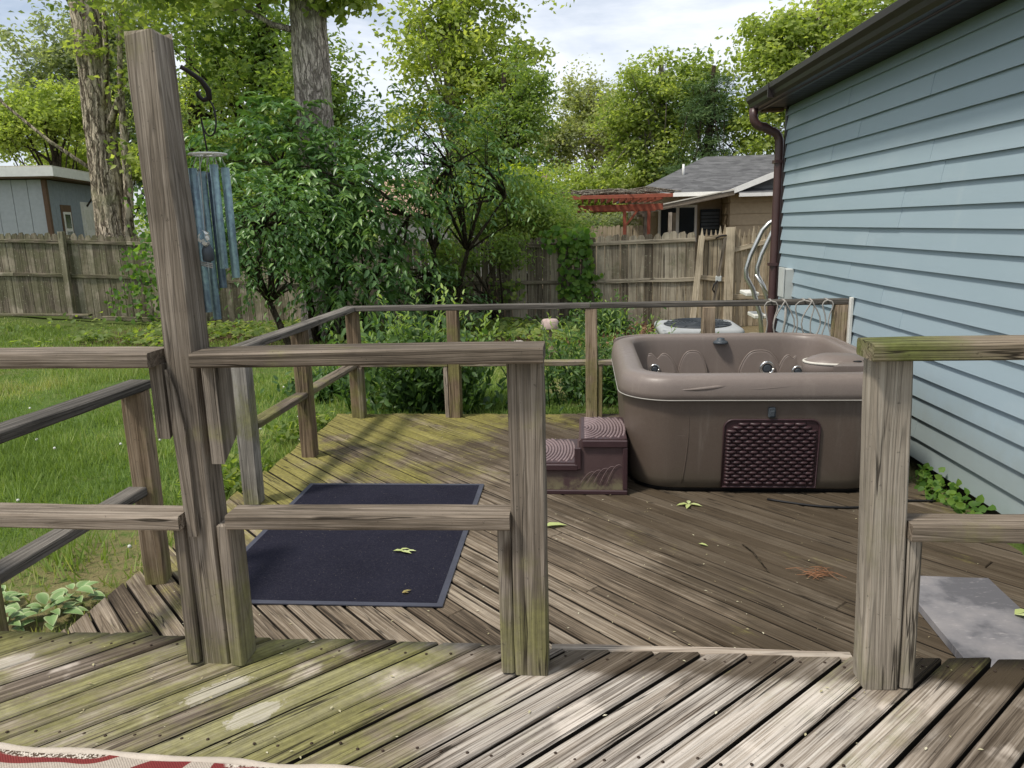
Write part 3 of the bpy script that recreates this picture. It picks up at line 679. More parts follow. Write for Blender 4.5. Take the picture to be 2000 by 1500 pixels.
def decks():
    up = thing("upper_deck", (0, 1.0, 0), "upper wooden deck of diagonal weathered boards in the foreground", "deck", None, 0, 'structure')
    lo = thing("lower_deck", (0, 4.0, -0.33), "lower wooden deck of diagonal mossy boards under the hot tub", "deck", None, 0, 'structure')
    pit = 0.0925
    # upper boards at +45 degrees
    k = -60
    while k < 60:
        off = k * pit + random.uniform(-0.0015, 0.0015); k += 1
        edge = 1.985 + random.uniform(-0.006, 0.008)
        x_at = -off / math.sin(R_(45)) + 1.985      # where the board meets the far edge
        if -0.14 < x_at < 0.74: edge = 1.972
        w = 0.0835 + random.uniform(-0.0025, 0.0015)
        lims = [(0, 1, edge), (0, -1, 0.6), (-1, 0, 3.0), (1, 0, 2.02)]
        if random.random() < 0.25:
            cut = random.uniform(0.5, 1.9) * 1.414 - (0)
            c0 = cut + off * 0 + x_at - 1.985 + random.uniform(-.3, .3)
            board(up, M_up, R_(45), off, -9, c0 - 0.0015, w, 0.0, lims); board(up, M_up, R_(45), off, c0 + 0.0015, 9, w, 0.0, lims)
        else:
            board(up, M_up, R_(45), off, -9, 9, w, 0.0, lims)
    # lower boards at -45 degrees
    k = -75
    while k < 75:
        off = k * pit + random.uniform(-0.0015, 0.0015); k += 1
        w = 0.0825 + random.uniform(-0.002, 0.001)
        lims = [(0, 1, 6.02 + random.uniform(-.01, .01)), (0, -1, -1.93), (-1, 0, 2.10 + random.uniform(-.02, .025)), (1, 0.09, 2.33), (-0.35, -1, -1.62)]
        if random.random() < 0.55:
            c0 = random.uniform(-3.6, 0.4)
            board(lo, M_low, R_(-45), off, -9, c0 - 0.001, w, -0.33, lims); board(lo, M_low, R_(-45), off, c0 + 0.001, 9, w, -0.33, lims)
        else:
            board(lo, M_low, R_(-45), off, -9, 9, w, -0.33, lims)
    timber("edge_board", (-0.10, 1.992, -0.075), (0.755, 1.992, -0.071), 0.036, 0.14, M_trim, up)
    timber("rim_joist", (-3.0, 1.955, -0.12), (2.02, 1.955, -0.12), 0.03, 0.16, M_joist, up)
    for x in np.arange(-2.9, 2.0, 0.6): timber("joist", (x, 0.62, -0.115), (x, 1.935, -0.115), 0.036, 0.15, M_joist, up, seg=2)
    for x in np.arange(-2.0, 2.0, 0.5): timber("joist", (x, 1.97, -0.425), (x, 5.98, -0.425), 0.036, 0.10, M_joist, lo, seg=2)
    timber("rim_joist", (-2.06, 5.985, -0.415), (1.98, 5.985, -0.415), 0.03, 0.09, M_joist, lo)
    timber("rim_joist", (-2.065, 2.3, -0.415), (-2.065, 5.96, -0.415), 0.03, 0.09, M_joist, lo)
    nb = B()
    for y0 in (1.93, 1.52, 1.10):
        for kk in range(-60, 60):
            off = kk * pit
            for e in (-0.024, 0.022):
                yy = y0 + random.uniform(-.012, .012); xx = yy - (off + e) / math.sin(R_(45))
                if -2.0 < xx < 2.0: nb.lathe((xx, yy, 0.0005), [(0.0042, 0), (0.0042, 0.0015), (0.0015, 0.0022)], 6)
    tag(nb.build("nail_heads", M_nail, up), None, None, None, 'stuff')
decks()

# ------------------------------------------------------------------ blue house on the right (built in the wall's own frame)
def house():
    h = thing("blue_sided_house", (2.05, 6.0, 0), "house with pale blue lap siding and dark eaves beside the hot tub", "house", None, math.atan(0.045))
    y0, y1 = -7.0, 1.77; z0, ex = -0.29, 0.1300
    k = 0; z = z0
    wall = B().box(0.03, 6.0, y0, y1 - 0.02, -0.27, 2.30).build("wall_core", M_found, h, False)
    while z < 2.25:
        cuts = [y0]
        c = random.uniform(-1.6, 1.2)
        cuts += [c - 3.7, c, y1 - 0.035]
        for i in range(len(cuts) - 1):
            a, b = cuts[i], cuts[i + 1] + (0.0 if i == len(cuts) - 2 else 0.02)
            lift = 0.0025 if i % 2 == 0 else 0.0
            n = max(3, int((b - a) / 0.22)); rings = []; sd = random.uniform(0, 50)
            tz = min(z + ex + 0.012, 2.262)
            for j in range(n + 1):
                y = a + (b - a) * j / n; d = mnoise.noise((y * 0.9, z * 4, 0)) * 0.003 + mnoise.noise((y * 2.6, sd, 3)) * 0.0012
                rings.append([(-0.0265 - lift + d, y, z), (-0.004 - lift + d * 0.4, y, tz), (0.006, y, tz), (0.006, y, z + 0.010), (-0.020, y, z)])
            bb = B(); bb.loft(rings, True, True, False); bb.build("siding_board", M_siding, h, False)
        z += ex; k += 1
    B().box(-0.026, 0.03, y1 - 0.035, y1 + 0.02, -0.29, 2.262, 0.006).build("corner_trim", M_gutter, h, False)
    B().box(0.10, 6, y0, y1 - 0.1, -0.6, -0.275).build("foundation", M_found, h, False)
    # eave
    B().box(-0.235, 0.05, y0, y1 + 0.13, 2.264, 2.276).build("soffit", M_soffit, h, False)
    B().box(-0.262, -0.237, y0, y1 + 0.13, 2.25, 2.40).build("fascia", M_gutter, h, False)
    B().box(-0.233, -0.03, y1 + 0.025, y1 + 0.128, 2.236, 2.262).build("eave_return", M_shedtrim, h, False)
    gp = [(-0.266, 2.262), (-0.315, 2.262), (-0.335, 2.285), (-0.343, 2.315), (-0.368, 2.345), (-0.372, 2.385), (-0.366, 2.389), (-0.362, 2.350), (-0.337, 2.322), (-0.328, 2.290), (-0.312, 2.268), (-0.268, 2.268)]
    g = B(); g.loft([[(x, y, z) for x, z in gp] for y in (y0, -3, 0, y1 + 0.15)], True, True, False)
    g.prism([(x, z) for x, z in [(-0.266, 2.262), (-0.315, 2.262), (-0.343, 2.315), (-0.372, 2.385), (-0.266, 2.385)]], 1, y1 + 0.15, y1 + 0.156)
    g.build("gutter", M_gutter, h, False)
    gb = B().box(-0.375, -0.318, y1 - 0.62, y1 - 0.60, 2.266, 2.39); gb.build("gutter_joint", M_gutter, h, False)
    r = B(); r.prism([(-0.30, 2.40), (6.2, 4.35), (6.2, 4.38), (-0.30, 2.425)], 1, y0, y1 + 0.16); r.build("roof", M_roof, h, False)
    # downspout with two elbows
    d = B(); yy = y1 + 0.06
    pts = [(-0.315, yy, 2.268), (-0.315, yy, 2.20)]
    for i in range(1, 9):
        t = i / 8; a = t * math.pi / 2 * 1.15; pts.append((-0.315 + 0.085 * (1 - math.cos(a)), yy, 2.20 - 0.085 * math.sin(a) - 0.02 * t))
    pts.append((-0.14, yy, 2.055))
    for i in range(1, 9):
        t = i / 8; a = t * math.pi / 2; pts.append((-0.14 + 0.085 * math.sin(a), yy, 2.055 - 0.105 * (1 - math.cos(a)) - 0.01 * t))
    n0 = len(pts); pts += [(-0.052, yy, 1.86), (-0.052, yy, 1.2), (-0.052, yy, 0.2), (-0.052, yy, -0.55)]
    rr = [(0.041 + (0.004 if i % 2 else 0), 0.046) if 1 < i < n0 - 1 else (0.043, 0.047) for i in range(len(pts))]
    d.tube(pts, rr, 12, False, True, True)
    d.build("downspout", M_brown, h, False)
    for z in (1.75, 0.75): B().box(-0.103, -0.0, yy - 0.052, yy + 0.052, z, z + 0.03).build("downspout_strap", M_brown, h, False)
    # grey disconnect box and conduit on the wall
    return h
H = house()
bx = thing("electrical_box", (1.99, 7.38, 0.45), "grey electrical disconnect box on the blue wall near the downspout", "electrical box", None, math.atan(0.045))
B().box(-0.10, -0.012, -0.08, 0.08, 0, 0.30, 0.008).build("body", M_greybox, bx, False)
B().box(-0.112, -0.102, -0.085, 0.085, 0.03, 0.31, 0.003).build("cover", M_greybox, bx, False)
B().tube([(-0.05, 0, 0.0), (-0.05, 0.0, -0.2), (-0.09, 0.05, -0.55), (-0.25, 0.15, -0.7)], 0.013, 8).build("conduit", M_cord, bx, False)
cd = B().box(2.005, 2.03, 5.83, 5.87, -0.33, 0.62, 0.004).build("corner_strip", M_plast_w)
tag(cd, "narrow white vertical strip on the blue wall beside the last far railing post", "trim strip")

# ------------------------------------------------------------------ railings
def railing_front():
    r = thing("deck_railing", (-1.05, 1.85, 0), "weathered railing with the tall leaning post along the upper deck edge", "railing")
    T = lambda *a, **k: timber(*a, parent=r, **k)
    T("cap_rail", (-3.4, 1.835, 0.905), (-1.116, 1.835, 0.903), 0.115, 0.040, M_rail)
    T("cap_rail", (-1.004, 1.835, 0.902), (-0.100, 1.835, 0.908), 0.115, 0.040, M_rail)
    T("lower_rail", (-3.4, 1.845, 0.452), (-1.102, 1.845, 0.448), 0.089, 0.042, M_rail)
    T("lower_rail", (-0.968, 1.845, 0.452), (-0.196, 1.845, 0.460), 0.089, 0.042, M_rail)
    p = T("tall_post", (-1.058, 1.876, 0.0), (-1.066, 1.880, 1.700), 0.086, 0.080, M_post, up=(0, -1, 0), roll=R_(-5), wob=0.003, end=0.02)
    T("post_block", (-1.128, 1.872, 0.008), (-1.122, 1.872, 0.428), 0.036, 0.085, M_post, up=(0, -1, 0))
    T("post_block", (-0.996, 1.872, 0.004), (-0.995, 1.872, 0.428), 0.040, 0.089, M_post, up=(0, -1, 0))
    for sx, xx, zb in ((-1, -1.128, 0.66), (1, -0.983, 0.61)):
        bb = B()
        for a in (0,):
            bb.loft([[(-0.018, -0.045, 0.06), (0.018, -0.045, 0.06), (0.018, 0.045, 0.0 if sx > 0 else 0.02), (-0.018, 0.045, 0.0 if sx > 0 else 0.02)],
                     [(-0.018, -0.045, 0.884 - zb), (0.018, -0.045, 0.884 - zb), (0.018, 0.045, 0.884 - zb), (-0.018, 0.045, 0.884 - zb)]], True, True, False)
        # stand the grain along own X
        me = bpy.data.meshes.new("cap_support"); me.from_pydata([(z, x, y) for x, y, z in bb.v], [], bb.f); me.materials.append(M_post)
        o = bpy.data.objects.new("cap_support", me)
        M = Matrix(((0, 1, 0), (0, 0, -1), (1, 0, 0))).to_4x4()
        M = Matrix(((0, 1, 0, 0), (0, 0, -1, 0), (1, 0, 0, 0), (0, 0, 0, 1)))
        M.translation = Vector((xx, 1.872, zb)) - parent_loc(r); o.matrix_basis = M; link(o, r)
    # split splinter on the tall post
    bb = B(); bb.loft([[(0, -0.008, -0.004), (0, 0.016, -0.004), (0, 0.016, 0.004), (0, -0.008, 0.004)], [(0.30, -0.016, -0.006), (0.30, 0.02, -0.006), (0.30, 0.02, 0.005), (0.30, -0.016, 0.005)],
                       [(0.42, -0.018, -0.003), (0.42, 0.002, -0.003), (0.42, 0.002, 0.002), (0.42, -0.018, 0.002)], [(0.47, -0.02, -0.002), (0.47, -0.012, -0.002), (0.47, -0.012, 0.001), (0.47, -0.02, 0.001)]], True, True, False)
    me = bpy.data.meshes.new("splinter"); me.from_pydata(bb.v, [], bb.f); me.materials.append(M_post)
    o = bpy.data.objects.new("splinter", me); M = Matrix(((0, 1, 0, 0), (0, 0, -1, 0), (1, 0, 0, 0), (0, 0, 0, 1))); M.translation = Vector((-1.083, 1.8275, 0.40)) - parent_loc(r)
    o.matrix_basis = M; link(o, r)
    T("end_post", (-0.148, 1.878, 0.0), (-0.150, 1.878, 0.884), 0.092, 0.090, M_post, up=(0, -1, 0), wob=0.002)
    T("post_block", (-0.215, 1.874, 0.006), (-0.215, 1.874, 0.437), 0.036, 0.085, M_post, up=(0, -1, 0))
railing_front()

def railing_right():
    r = thing("deck_railing", (0.74, 1.86, 0), "short railing with a mossy cap on the post in front of the blue wall", "railing")
    timber("cap_rail", (0.672, 1.835, 0.906), (3.0, 1.835, 0.906), 0.115, 0.042, M_mossy, r)
    timber("lower_rail", (0.806, 1.845, 0.448), (3.0, 1.845, 0.448), 0.089, 0.044, M_rail, r)
    timber("end_post", (0.772, 1.866, 0.0), (0.738, 1.866, 0.884), 0.088, 0.088, M_rpost, r, up=(0, -1, 0), wob=0.002)
    timber("post_block", (0.838, 1.868, 0.004), (0.826, 1.868, 0.425), 0.036, 0.085, M_rpost, r, up=(0, -1, 0))
railing_right()

def railing_left():
    r = thing("deck_railing", (-1.95, 2.97, -0.33), "short railing with one stout post on the lower deck beside the lawn", "railing")
    timber("cap_rail", (-1.945, 1.98, 0.580), (-1.935, 3.01, 0.580), 0.10, 0.040, M_raild, r)
    timber("lower_rail", (-1.965, 1.98, 0.118), (-1.955, 2.92, 0.118), 0.089, 0.040, M_raild, r)
    timber("post", (-1.945, 2.97, -0.33), (-1.938, 2.97, 0.558), 0.092, 0.092, M_farpost, r, up=(0, -1, 0), roll=R_(12))
    timber("post", (-1.95, 2.03, -0.33), (-1.95, 2.03, 0.558), 0.09, 0.09, M_farpost, r, up=(0, -1, 0))
railing_left()

def railing_far():
    r = thing("deck_railing", (0, 5.93, -0.33), "long railing around the far side of the lower deck ending at the blue wall", "railing")
    T = lambda *a, **k: timber(*a, parent=r, **k)
    X, Y = -1.925, 5.93
    P = [(-1.93, 3.955, M_postg), (-1.92, 4.84, M_farpost), (-1.90, 5.93, M_farpost), (-1.065, 5.93, M_farpost), (0.06, 5.93, M_farpost), (0.97, 5.90, M_farpost), (1.965, 5.93, M_farpost)]
    for i, (x, y, m) in enumerate(P):
        T("post", (x, y, -0.33), (x + random.uniform(-.006, .006), y, 0.559), 0.095, 0.095, m, up=(0, -1, 0), roll=R_(random.uniform(-4, 4)))
    T("cap_rail", (-1.92, 3.90, 0.580), (-1.905, 5.885, 0.580), 0.095, 0.040, M_raild)
    T("cap_rail", (-1.955, 5.935, 0.581), (0.045, 5.93, 0.579), 0.10, 0.040, M_raild)
    T("cap_rail", (0.049, 5.93, 0.579), (2.02, 5.945, 0.581), 0.10, 0.040, M_raild)
    T("lower_rail", (-1.925, 4.005, 0.118), (-1.925, 4.79, 0.118), 0.089, 0.040, M_rail)
    T("lower_rail", (-1.92, 4.89, 0.118), (-1.91, 5.88, 0.118), 0.089, 0.040, M_rail)
    for a, b in ((-1.85, -1.116), (-1.014, 0.010), (0.110, 0.92), (1.02, 1.915)):
        T("lower_rail", (a, 5.93, 0.120), (b, 5.93, 0.118), 0.085, 0.040, M_rail)
    T("post_block", (-1.133, 5.935, -0.33), (-1.133, 5.935, 0.098), 0.036, 0.085, M_trim, up=(0, -1, 0))
    T("post_block", (0.128, 5.935, -0.33), (0.128, 5.935, 0.098), 0.036, 0.085, M_farpost, up=(0, -1, 0))
    T("post_block", (-1.85, 5.90, -0.33), (-1.85, 5.90, 0.098), 0.04, 0.085, M_rail, up=(0, -1, 0))
railing_far()

# ------------------------------------------------------------------ hot tub
def rrect(hx, hy, r, n=14):
    r = max(0.005, min(r, hx - 0.001, hy - 0.001)); out = []
    for cx, cy, a0 in ((hx - r, hy - r, 0), (-hx + r, hy - r, 90), (-hx + r, -hy + r, 180), (hx - r, -hy + r, 270)):
        for i in range(n + 1):
            a = R_(a0 + 90 * i / n); out.append((cx + r * math.cos(a), cy + r * math.sin(a)))
        # extra points along the straight side
        nx, ny = out[-1]
        nxt = {0: (-hx + r, hy), 90: (-hx, -hy + r), 180: (hx - r, -hy), 270: (hx, hy - r)}[a0]
        for i in range(1, 8): out.append((nx + (nxt[0] - nx) * i / 8, ny + (nxt[1] - ny) * i / 8))
    return out

def tub():
    cx, cy, zb = 1.00, 4.915, -0.33
    t = thing("hot_tub", (cx, cy, zb), "uncovered brown rounded hot tub standing on the lower deck", "hot tub")
    hx, hy = 0.80, 0.805; rad = 0.30
    def ring(ins, z, dy=0):
        out = []
        for x, y in rrect(hx - ins, hy - ins, rad - ins * 0.6):
            if 0.0 < ins <= 0.31 and z > 0.1:                  # the rim is a thin flange at the back and right
                q = lambda t: max(0.0, min(1.0, t)) ** 2 * (3 - 2 * max(0.0, min(1.0, t)))
                y += q((y / hy - 0.15) / 0.55) * ins * 0.62; x += q((x / hx - 0.35) / 0.5) * ins * 0.45
            out.append((x, y, z))
        return out
    B().loft([ring(0.085, 0.0), ring(0.075, 0.06)], True, True, True).build("base", M_black, t, False)
    s = B(); s.loft([ring(0.078, 0.026), ring(0.068, 0.034), ring(0.060, 0.09), ring(0.045, 0.30), ring(0.030, 0.50), ring(0.026, 0.575)], True, False, True)
    s.build("skirt", M_tub, t, False)
    rm = B(); rm.loft([ring(0.040, 0.570), ring(0.008, 0.566), ring(0.0, 0.572), ring(-0.002, 0.60), ring(0.003, 0.645), ring(0.014, 0.678), ring(0.034, 0.696), ring(0.07, 0.702), ring(0.12, 0.699), ring(0.15, 0.688),
                       ring(0.163, 0.66), ring(0.170, 0.62), ring(0.178, 0.55), ring(0.190, 0.40), ring(0.22, 0.20), ring(0.30, 0.11), ring(0.5, 0.09)], False, True, True)
    rm.build("shell", M_tubr, t, False)
    B().loft([ring(0.001, 0.5625), ring(-0.0025, 0.564), ring(-0.0025, 0.5665), ring(0.001, 0.5685)], False, False, True).build("seam_line", M_cord, t, False)
    # raised lip on the back and right sides where the cover sits
    lip = B()
    q = [p for p in rrect(hx - 0.02, hy - 0.02, rad - 0.012)]
    path = [(x, y) for x, y in q if not (y < -0.62) and not (x < -0.60 and y < 0.55)]
    path.sort(key=lambda p: math.atan2(p[1] + 0.2, p[0]) if True else 0)
    lip.tube([(x, y, 0.690) for x, y in path], [(0.014, 0.020)] * len(path), 8); lip.build("cover_lip", M_tubr, t, False)
    # moulded swooshes on the front rim and corner
    def sweep(name, pts, r, mat): B().tube(pts, r, 6).build(name, mat, t, False)
    def frim(x, k):     # point on the front rim face; k 0 low .. 1 top
        zz = 0.60 + 0.085 * k; ins = 0.0 + 0.055 * k * k
        return (x, -hy + ins - 0.001, zz)
    n = 22
    P = [frim(-0.50 + 0.62 * i / n, 0.80 - 0.42 * math.sin(i / n * math.pi / 2)) for i in range(n + 1)]
    sweep("rim_ridge", [frim(-0.10 + 0.86 * i / n, 0.32 + 0.40 * math.sin(i / n * 2.2) ** 1.3) for i in range(n + 1)], [0.004 + 0.009 * math.sin(i / n * math.pi) for i in range(n + 1)], M_tubr)
    sweep("rim_ridge", [frim(-0.46 + 0.36 * i / n, 0.30 + 0.42 * (i / n) ** 1.4) for i in range(n + 1)], [0.004 + 0.009 * math.sin(i / n * math.pi) for i in range(n + 1)], M_tubr)
    sweep("rim_ridge", [(-hx + 0.06 + 0.02 * math.sin(i / n * 3), -0.38 + 0.62 * i / n, 0.690 - 0.010 * math.cos(i / n * 3)) for i in range(n + 1)], [0.002 + 0.007 * math.sin(i / n * math.pi) for i in range(n + 1)], M_tubr)
    # moulded seat backs on the inner far wall: raised pads with rounded outline
    def pad(x0, x1, za, zb_, notch):
        bb = B(); N = 26; o_, i_ = [], []
        top = []
        for i in range(N + 1):
            u = i / N; x = x0 + (x1 - x0) * u
            z = zb_ * (1 - 0.25 * (abs(2 * u - 1) ** 3)) - notch * math.exp(-((u - 0.5) / 0.10) ** 2) + za * 0
            top.append((x, z))
        poly = [(x0, za)] + top + [(x1, za)]
        c = ((x0 + x1) / 2, (za + zb_) / 2)
        yb = hy - 0.066
        def sh(k, y): return [(c[0] + (x - c[0]) * k, y - (0.62 - z) * 0.10, c[1] + (z - c[1]) * k) for x, z in poly]
        bb.loft([sh(1.02, yb + 0.03), sh(1.0, yb - 0.004), sh(0.97, yb - 0.016), sh(0.90, yb - 0.020)], True, True, True)
        bb.build("seat_back", M_tubr, t, False)
        B().tube([(x, y - 0.008, z) for x, y, z in sh(1.0, yb - 0.004)], 0.0065, 6).build("seat_back_piping", M_tubr, t, False)
    pad(-0.60, -0.30, 0.34, 0.575, 0.05); pad(-0.29, -0.08, 0.34, 0.585, 0.0); pad(0.16, 0.46, 0.32, 0.585, 0.0); pad(0.44, 0.66, 0.34, 0.555, 0.03)
    # jets
    def jet(x, y, z, R):
        j = bpy.data.objects.new("jet", None); j.location = (x, y, z); link(j, t)
        a = B(); m_ = []
        for k in range(24):
            al = 2 * math.pi * k / 24; m_.append((R * math.cos(al), 0, R * math.sin(al)))
        a.tube(m_ + [m_[0]], R * 0.26, 8); a.build("jet_ring", M_chrome, j, False)
        b = B(); b.loft([[(R * .8 * math.cos(2 * math.pi * k / 16), 0.004, R * .8 * math.sin(2 * math.pi * k / 16)) for k in range(16)], [(R * .45 * math.cos(2 * math.pi * k / 16), -0.010, R * .45 * math.sin(2 * math.pi * k / 16)) for k in range(16)]], False, True, True)
        b.build("jet_nozzle", M_slate, j, False)
    jet(-0.47, hy - 0.115, 0.455, 0.032); jet(0.36, hy - 0.115, 0.455, 0.046); jet(0.57, hy - 0.16, 0.44, 0.036)
    kb = B(); kb.lathe((0.02, hy - 0.075, 0.640), [(0.055, 0), (0.055, 0.012), (0.042, 0.022), (0.03, 0.026), (0.028, 0.040), (0.012, 0.044)], 20); kb.build("control_knob", M_slate, t, False)
    # filter cover and console on the right rim
    f = B(); ctr = (0.52, -0.34)
    f.loft([[(ctr[0] + 0.20 * k * math.cos(a), ctr[1] + 0.13 * k * math.sin(a), z) for a in [2 * math.pi * i / 28 for i in range(28)]] for k, z in ((1.0, 0.60), (1.0, 0.685), (0.93, 0.705), (0.80, 0.722), (0.55, 0.738), (0.25, 0.744))], True, True, True)
    f.build("filter_lid", M_tubr, t, False)
    B().tube([(ctr[0] + 0.195 * math.cos(2 * math.pi * i / 28), ctr[1] + 0.127 * math.sin(2 * math.pi * i / 28), 0.698) for i in range(29)], 0.008, 6).build("filter_rim", M_offwhite, t, False)
    con = B(); con.loft([[(x, y, z) for x, y in ((0.42, -0.58), (0.72, -0.58), (0.72, -0.18), (0.62, -0.30))] for z in (0.66, 0.712)] , True, True, False); con.build("console", M_tubr, t, False)
    for x in (0.60, 0.66):
        B().lathe((x, -0.44, 0.7135), [(0.024, 0), (0.026, 0.003), (0.020, 0.004), (0.006, 0.0042)], 16).build("cup_holder", M_black, t, False)
    # access panel with basket weave
    def front(x, z): return -hy + 0.026 + (0.575 - z) * 0.066 if z < 0.575 else -hy + 0.026
    px0, px1, pz0, pz1 = -0.216, 0.308, 0.042, 0.448
    pl = B(); rr = 0.05; pts = [(px0, pz0), (px1, pz0)]
    for i in range(7): a = R_(15 * i); pts.append((px1 - rr + rr * math.cos(a), pz1 - rr + rr * math.sin(a)))
    for i in range(7): a = R_(90 + 15 * i); pts.append((px0 + rr + rr * math.cos(a), pz1 - rr + rr * math.sin(a)))
    pl.loft([[(x, front(x, z) + 0.01, z) for x, z in pts], [(x, front(x, z) - 0.006, z) for x, z in pts]], True, True, False)
    ap = pl.build("access_panel", M_maroon, t, False)
    B().tube([(x, front(x, z) - 0.008, z) for x, z in pts] + [(pts[0][0], front(*pts[0]) - 0.008, pts[0][1])], 0.006, 6).build("panel_border", M_maroon, ap, False)
    wv = B(); rows, cols = 18, 8; dz = (pz1 - pz0 - 0.03) / rows; dx = (px1 - px0 - 0.03) / cols
    for i in range(rows):
        z = pz0 + 0.015 + dz * (i + 0.5)
        for j in range(cols + 1):
            xc = px0 + 0.015 + dx * (j + (0.5 if i % 2 else 0.0)); xa, xb = max(px0 + 0.013, xc - dx * 0.52), min(px1 - 0.013, xc + dx * 0.52)
            if xb - xa < 0.012 or (z > pz1 - 0.05 and (xa < px0 + 0.03 or xb > px1 - 0.03)): continue
            sg = []
            for k in range(7):
                u = k / 6; bulge = 0.015 * math.sin(math.pi * u) - 0.003; x = xa + (xb - xa) * u; y = front(x, z) - 0.006 - bulge; hh = dz * 0.40
                sg.append([(x, y, z - hh), (x, y - 0.005, z - hh * 0.4), (x, y - 0.005, z + hh * 0.4), (x, y, z + hh), (x, front(x, z) - 0.002, z + hh), (x, front(x, z) - 0.002, z - hh)])
            wv.loft(sg, True, True, True)
    tag(wv.build("basket_weave", M_maroon, ap, False), None, None, None, 'stuff')
    lt = B().box(0.020, 0.060, -hy + 0.012, -hy + 0.036, 0.462, 0.522, 0.006); lt.box(0.028, 0.052, -hy + 0.004, -hy + 0.012, 0.472, 0.505, 0.003); lt.build("panel_latch", M_slate, t, False)
    B().tube([(-0.44 + 0.03 * math.sin(i / 10 * 2), front(0, 0.06 + 0.46 * i / 10) + 0.0005, 0.06 + 0.46 * i / 10) for i in range(11)], 0.0025, 5).build("skirt_groove", M_tub, t, False)
    return t
tub()

def tub_step():
    t = thing("hot_tub_steps", (0.0, 4.37, -0.33), "two tier maroon plastic steps with ribbed treads beside the hot tub", "steps")
    y0, y1 = -0.235, 0.265
    # risers as one L shaped moulding
    b = B(); ch = 0.02
    prof = [(-0.33, 0.0), (0.245, 0.0), (0.245, 0.318), (0.228, 0.333), (-0.018, 0.333), (-0.034, 0.318), (-0.034, 0.20), (-0.045, 0.188), (-0.325, 0.188), (-0.33, 0.18)]
    b.prism(prof, 1, y0, y1)
    b = B(); b.loft([[(x, y, z) for x, z in prof] for y in (y0 + 0.006, y0, y1)][0:1] + [[(x, y1, z) for x, z in prof]], True, True, False)
    b.build("body", M_step, t, False)
    fr = B()
    fr.box(-0.015, 0.245, y0 - 0.012, y0 + 0.004, 0.285, 0.328, 0.005); fr.box(-0.33, -0.04, y0 - 0.012, y0 + 0.004, 0.145, 0.183, 0.005)
    fr.box(0.218, 0.246, y0 - 0.009, y0 + 0.004, 0.028, 0.283, 0.004); fr.box(-0.33, 0.246, y0 - 0.014, y0 + 0.004, 0.0, 0.026, 0.004)
    fr.box(-0.060, -0.020, y0 - 0.010, y0 + 0.004, 0.150, 0.283, 0.005)
    fr.build("edge_moulding", M_maroon, t, False)
    wl = B()
    for k in range(5):
        wl.tube([(0.02 + 0.038 * k - 0.05 + 0.09 * u, y0 - 0.0005, 0.06 + 0.11 * math.sin(u * 1.9) * (0.7 + 0.1 * k)) for u in [i / 10 for i in range(11)]], 0.0013, 5)
    wl.build("wave_relief", M_tread, t, False)
    for (xa, xb, z, ph) in ((-0.022, 0.24, 0.3335, 0.30), (-0.322, -0.048, 0.1885, 0.30)):
        rb = B()
        for k in range(1, 18):
            R = 0.042 * k; pts = []
            for i in range(25):
                a = math.pi * (-0.5 + i / 24); x = xa + 0.02 + 0.55 * R * math.cos(a) * 0.8; y = 0.01 + R * math.sin(a) * 0.9
                if xa < x < xb and y0 + 0.012 < y < y1 - 0.015: pts.append((x, y, z))
                else:
                    if len(pts) > 2: rb.tube(pts, 0.0085, 6)
                    pts = []
            if len(pts) > 2: rb.tube(pts, 0.0085, 6)
        tag(rb.build("tread_ribs", M_tread, t, False), None, None, None, 'stuff')
        B().box(xa, xb, y0 + 0.006, y1 - 0.006, z - 0.0005, z + 0.0012).build("tread", M_maroon, t, False)
tub_step()
hz = B(); hz.tube([(1.02 + 0.9 * i / 24, 4.06 - 0.115 * math.sin(min(1.0, i / 20) * math.pi), -0.322) for i in range(25)], 0.0065, 8)
tag(hz.build("hose", M_black), "black hose lying on the deck along the front of the hot tub", "hose")

# ------------------------------------------------------------------ mats and rug
def sheet(name, x0, x1, y0, y1, z, th, mat, nx=24, ny=24, wav=0.002, parent=None, rz=0.0):
    b = B(); N = nx * 2 + ny * 2
    rings = []
    v, f = [], []
    for j in range(ny + 1):
        for i in range(nx + 1):
            x = x0 + (x1 - x0) * i / nx; y = y0 + (y1 - y0) * j / ny
            v.append((x, y, z + th + wav * mnoise.noise((x * 5, y * 5, z))))
    for j in range(ny):
        for i in range(nx): a = j * (nx + 1) + i; f.append((a, a + 1, a + nx + 2, a + nx + 1))
    k = len(v); per = [(i, 0) for i in range(nx)] + [(nx, j) for j in range(ny)] + [(i, ny) for i in range(nx, 0, -1)] + [(0, j) for j in range(ny, 0, -1)]
    for (i, j) in per: p = v[j * (nx + 1) + i]; v.append((p[0], p[1], z))
    for q in range(len(per)):
        q2 = (q + 1) % len(per); a = per[q][1] * (nx + 1) + per[q][0]; c = per[q2][1] * (nx + 1) + per[q2][0]
        f.append((a, k + q, k + q2, c))
    b.add(v, f, False)
    return b

mt = thing("doormat", (-1.13, 3.5, -0.33), "large black carpet mat with grey rubber edging on the lower deck", "mat", None, R_(0.8))
sheet("pile", -0.535, 0.50, -0.70, 0.735, 0.0035, 0.007, M_mat).build("pile", M_mat, mt, False)
bd = B(); bd.box(-0.563, 0.528, -0.728, -0.70, 0.0035, 0.0085); bd.box(-0.563, 0.528, 0.735, 0.763, 0.0035, 0.0085); bd.box(-0.563, -0.535, -0.70, 0.735, 0.0035, 0.0085); bd.box(0.50, 0.528, -0.70, 0.735, 0.0035, 0.0085)
bd.build("edging", M_matb, mt, False)

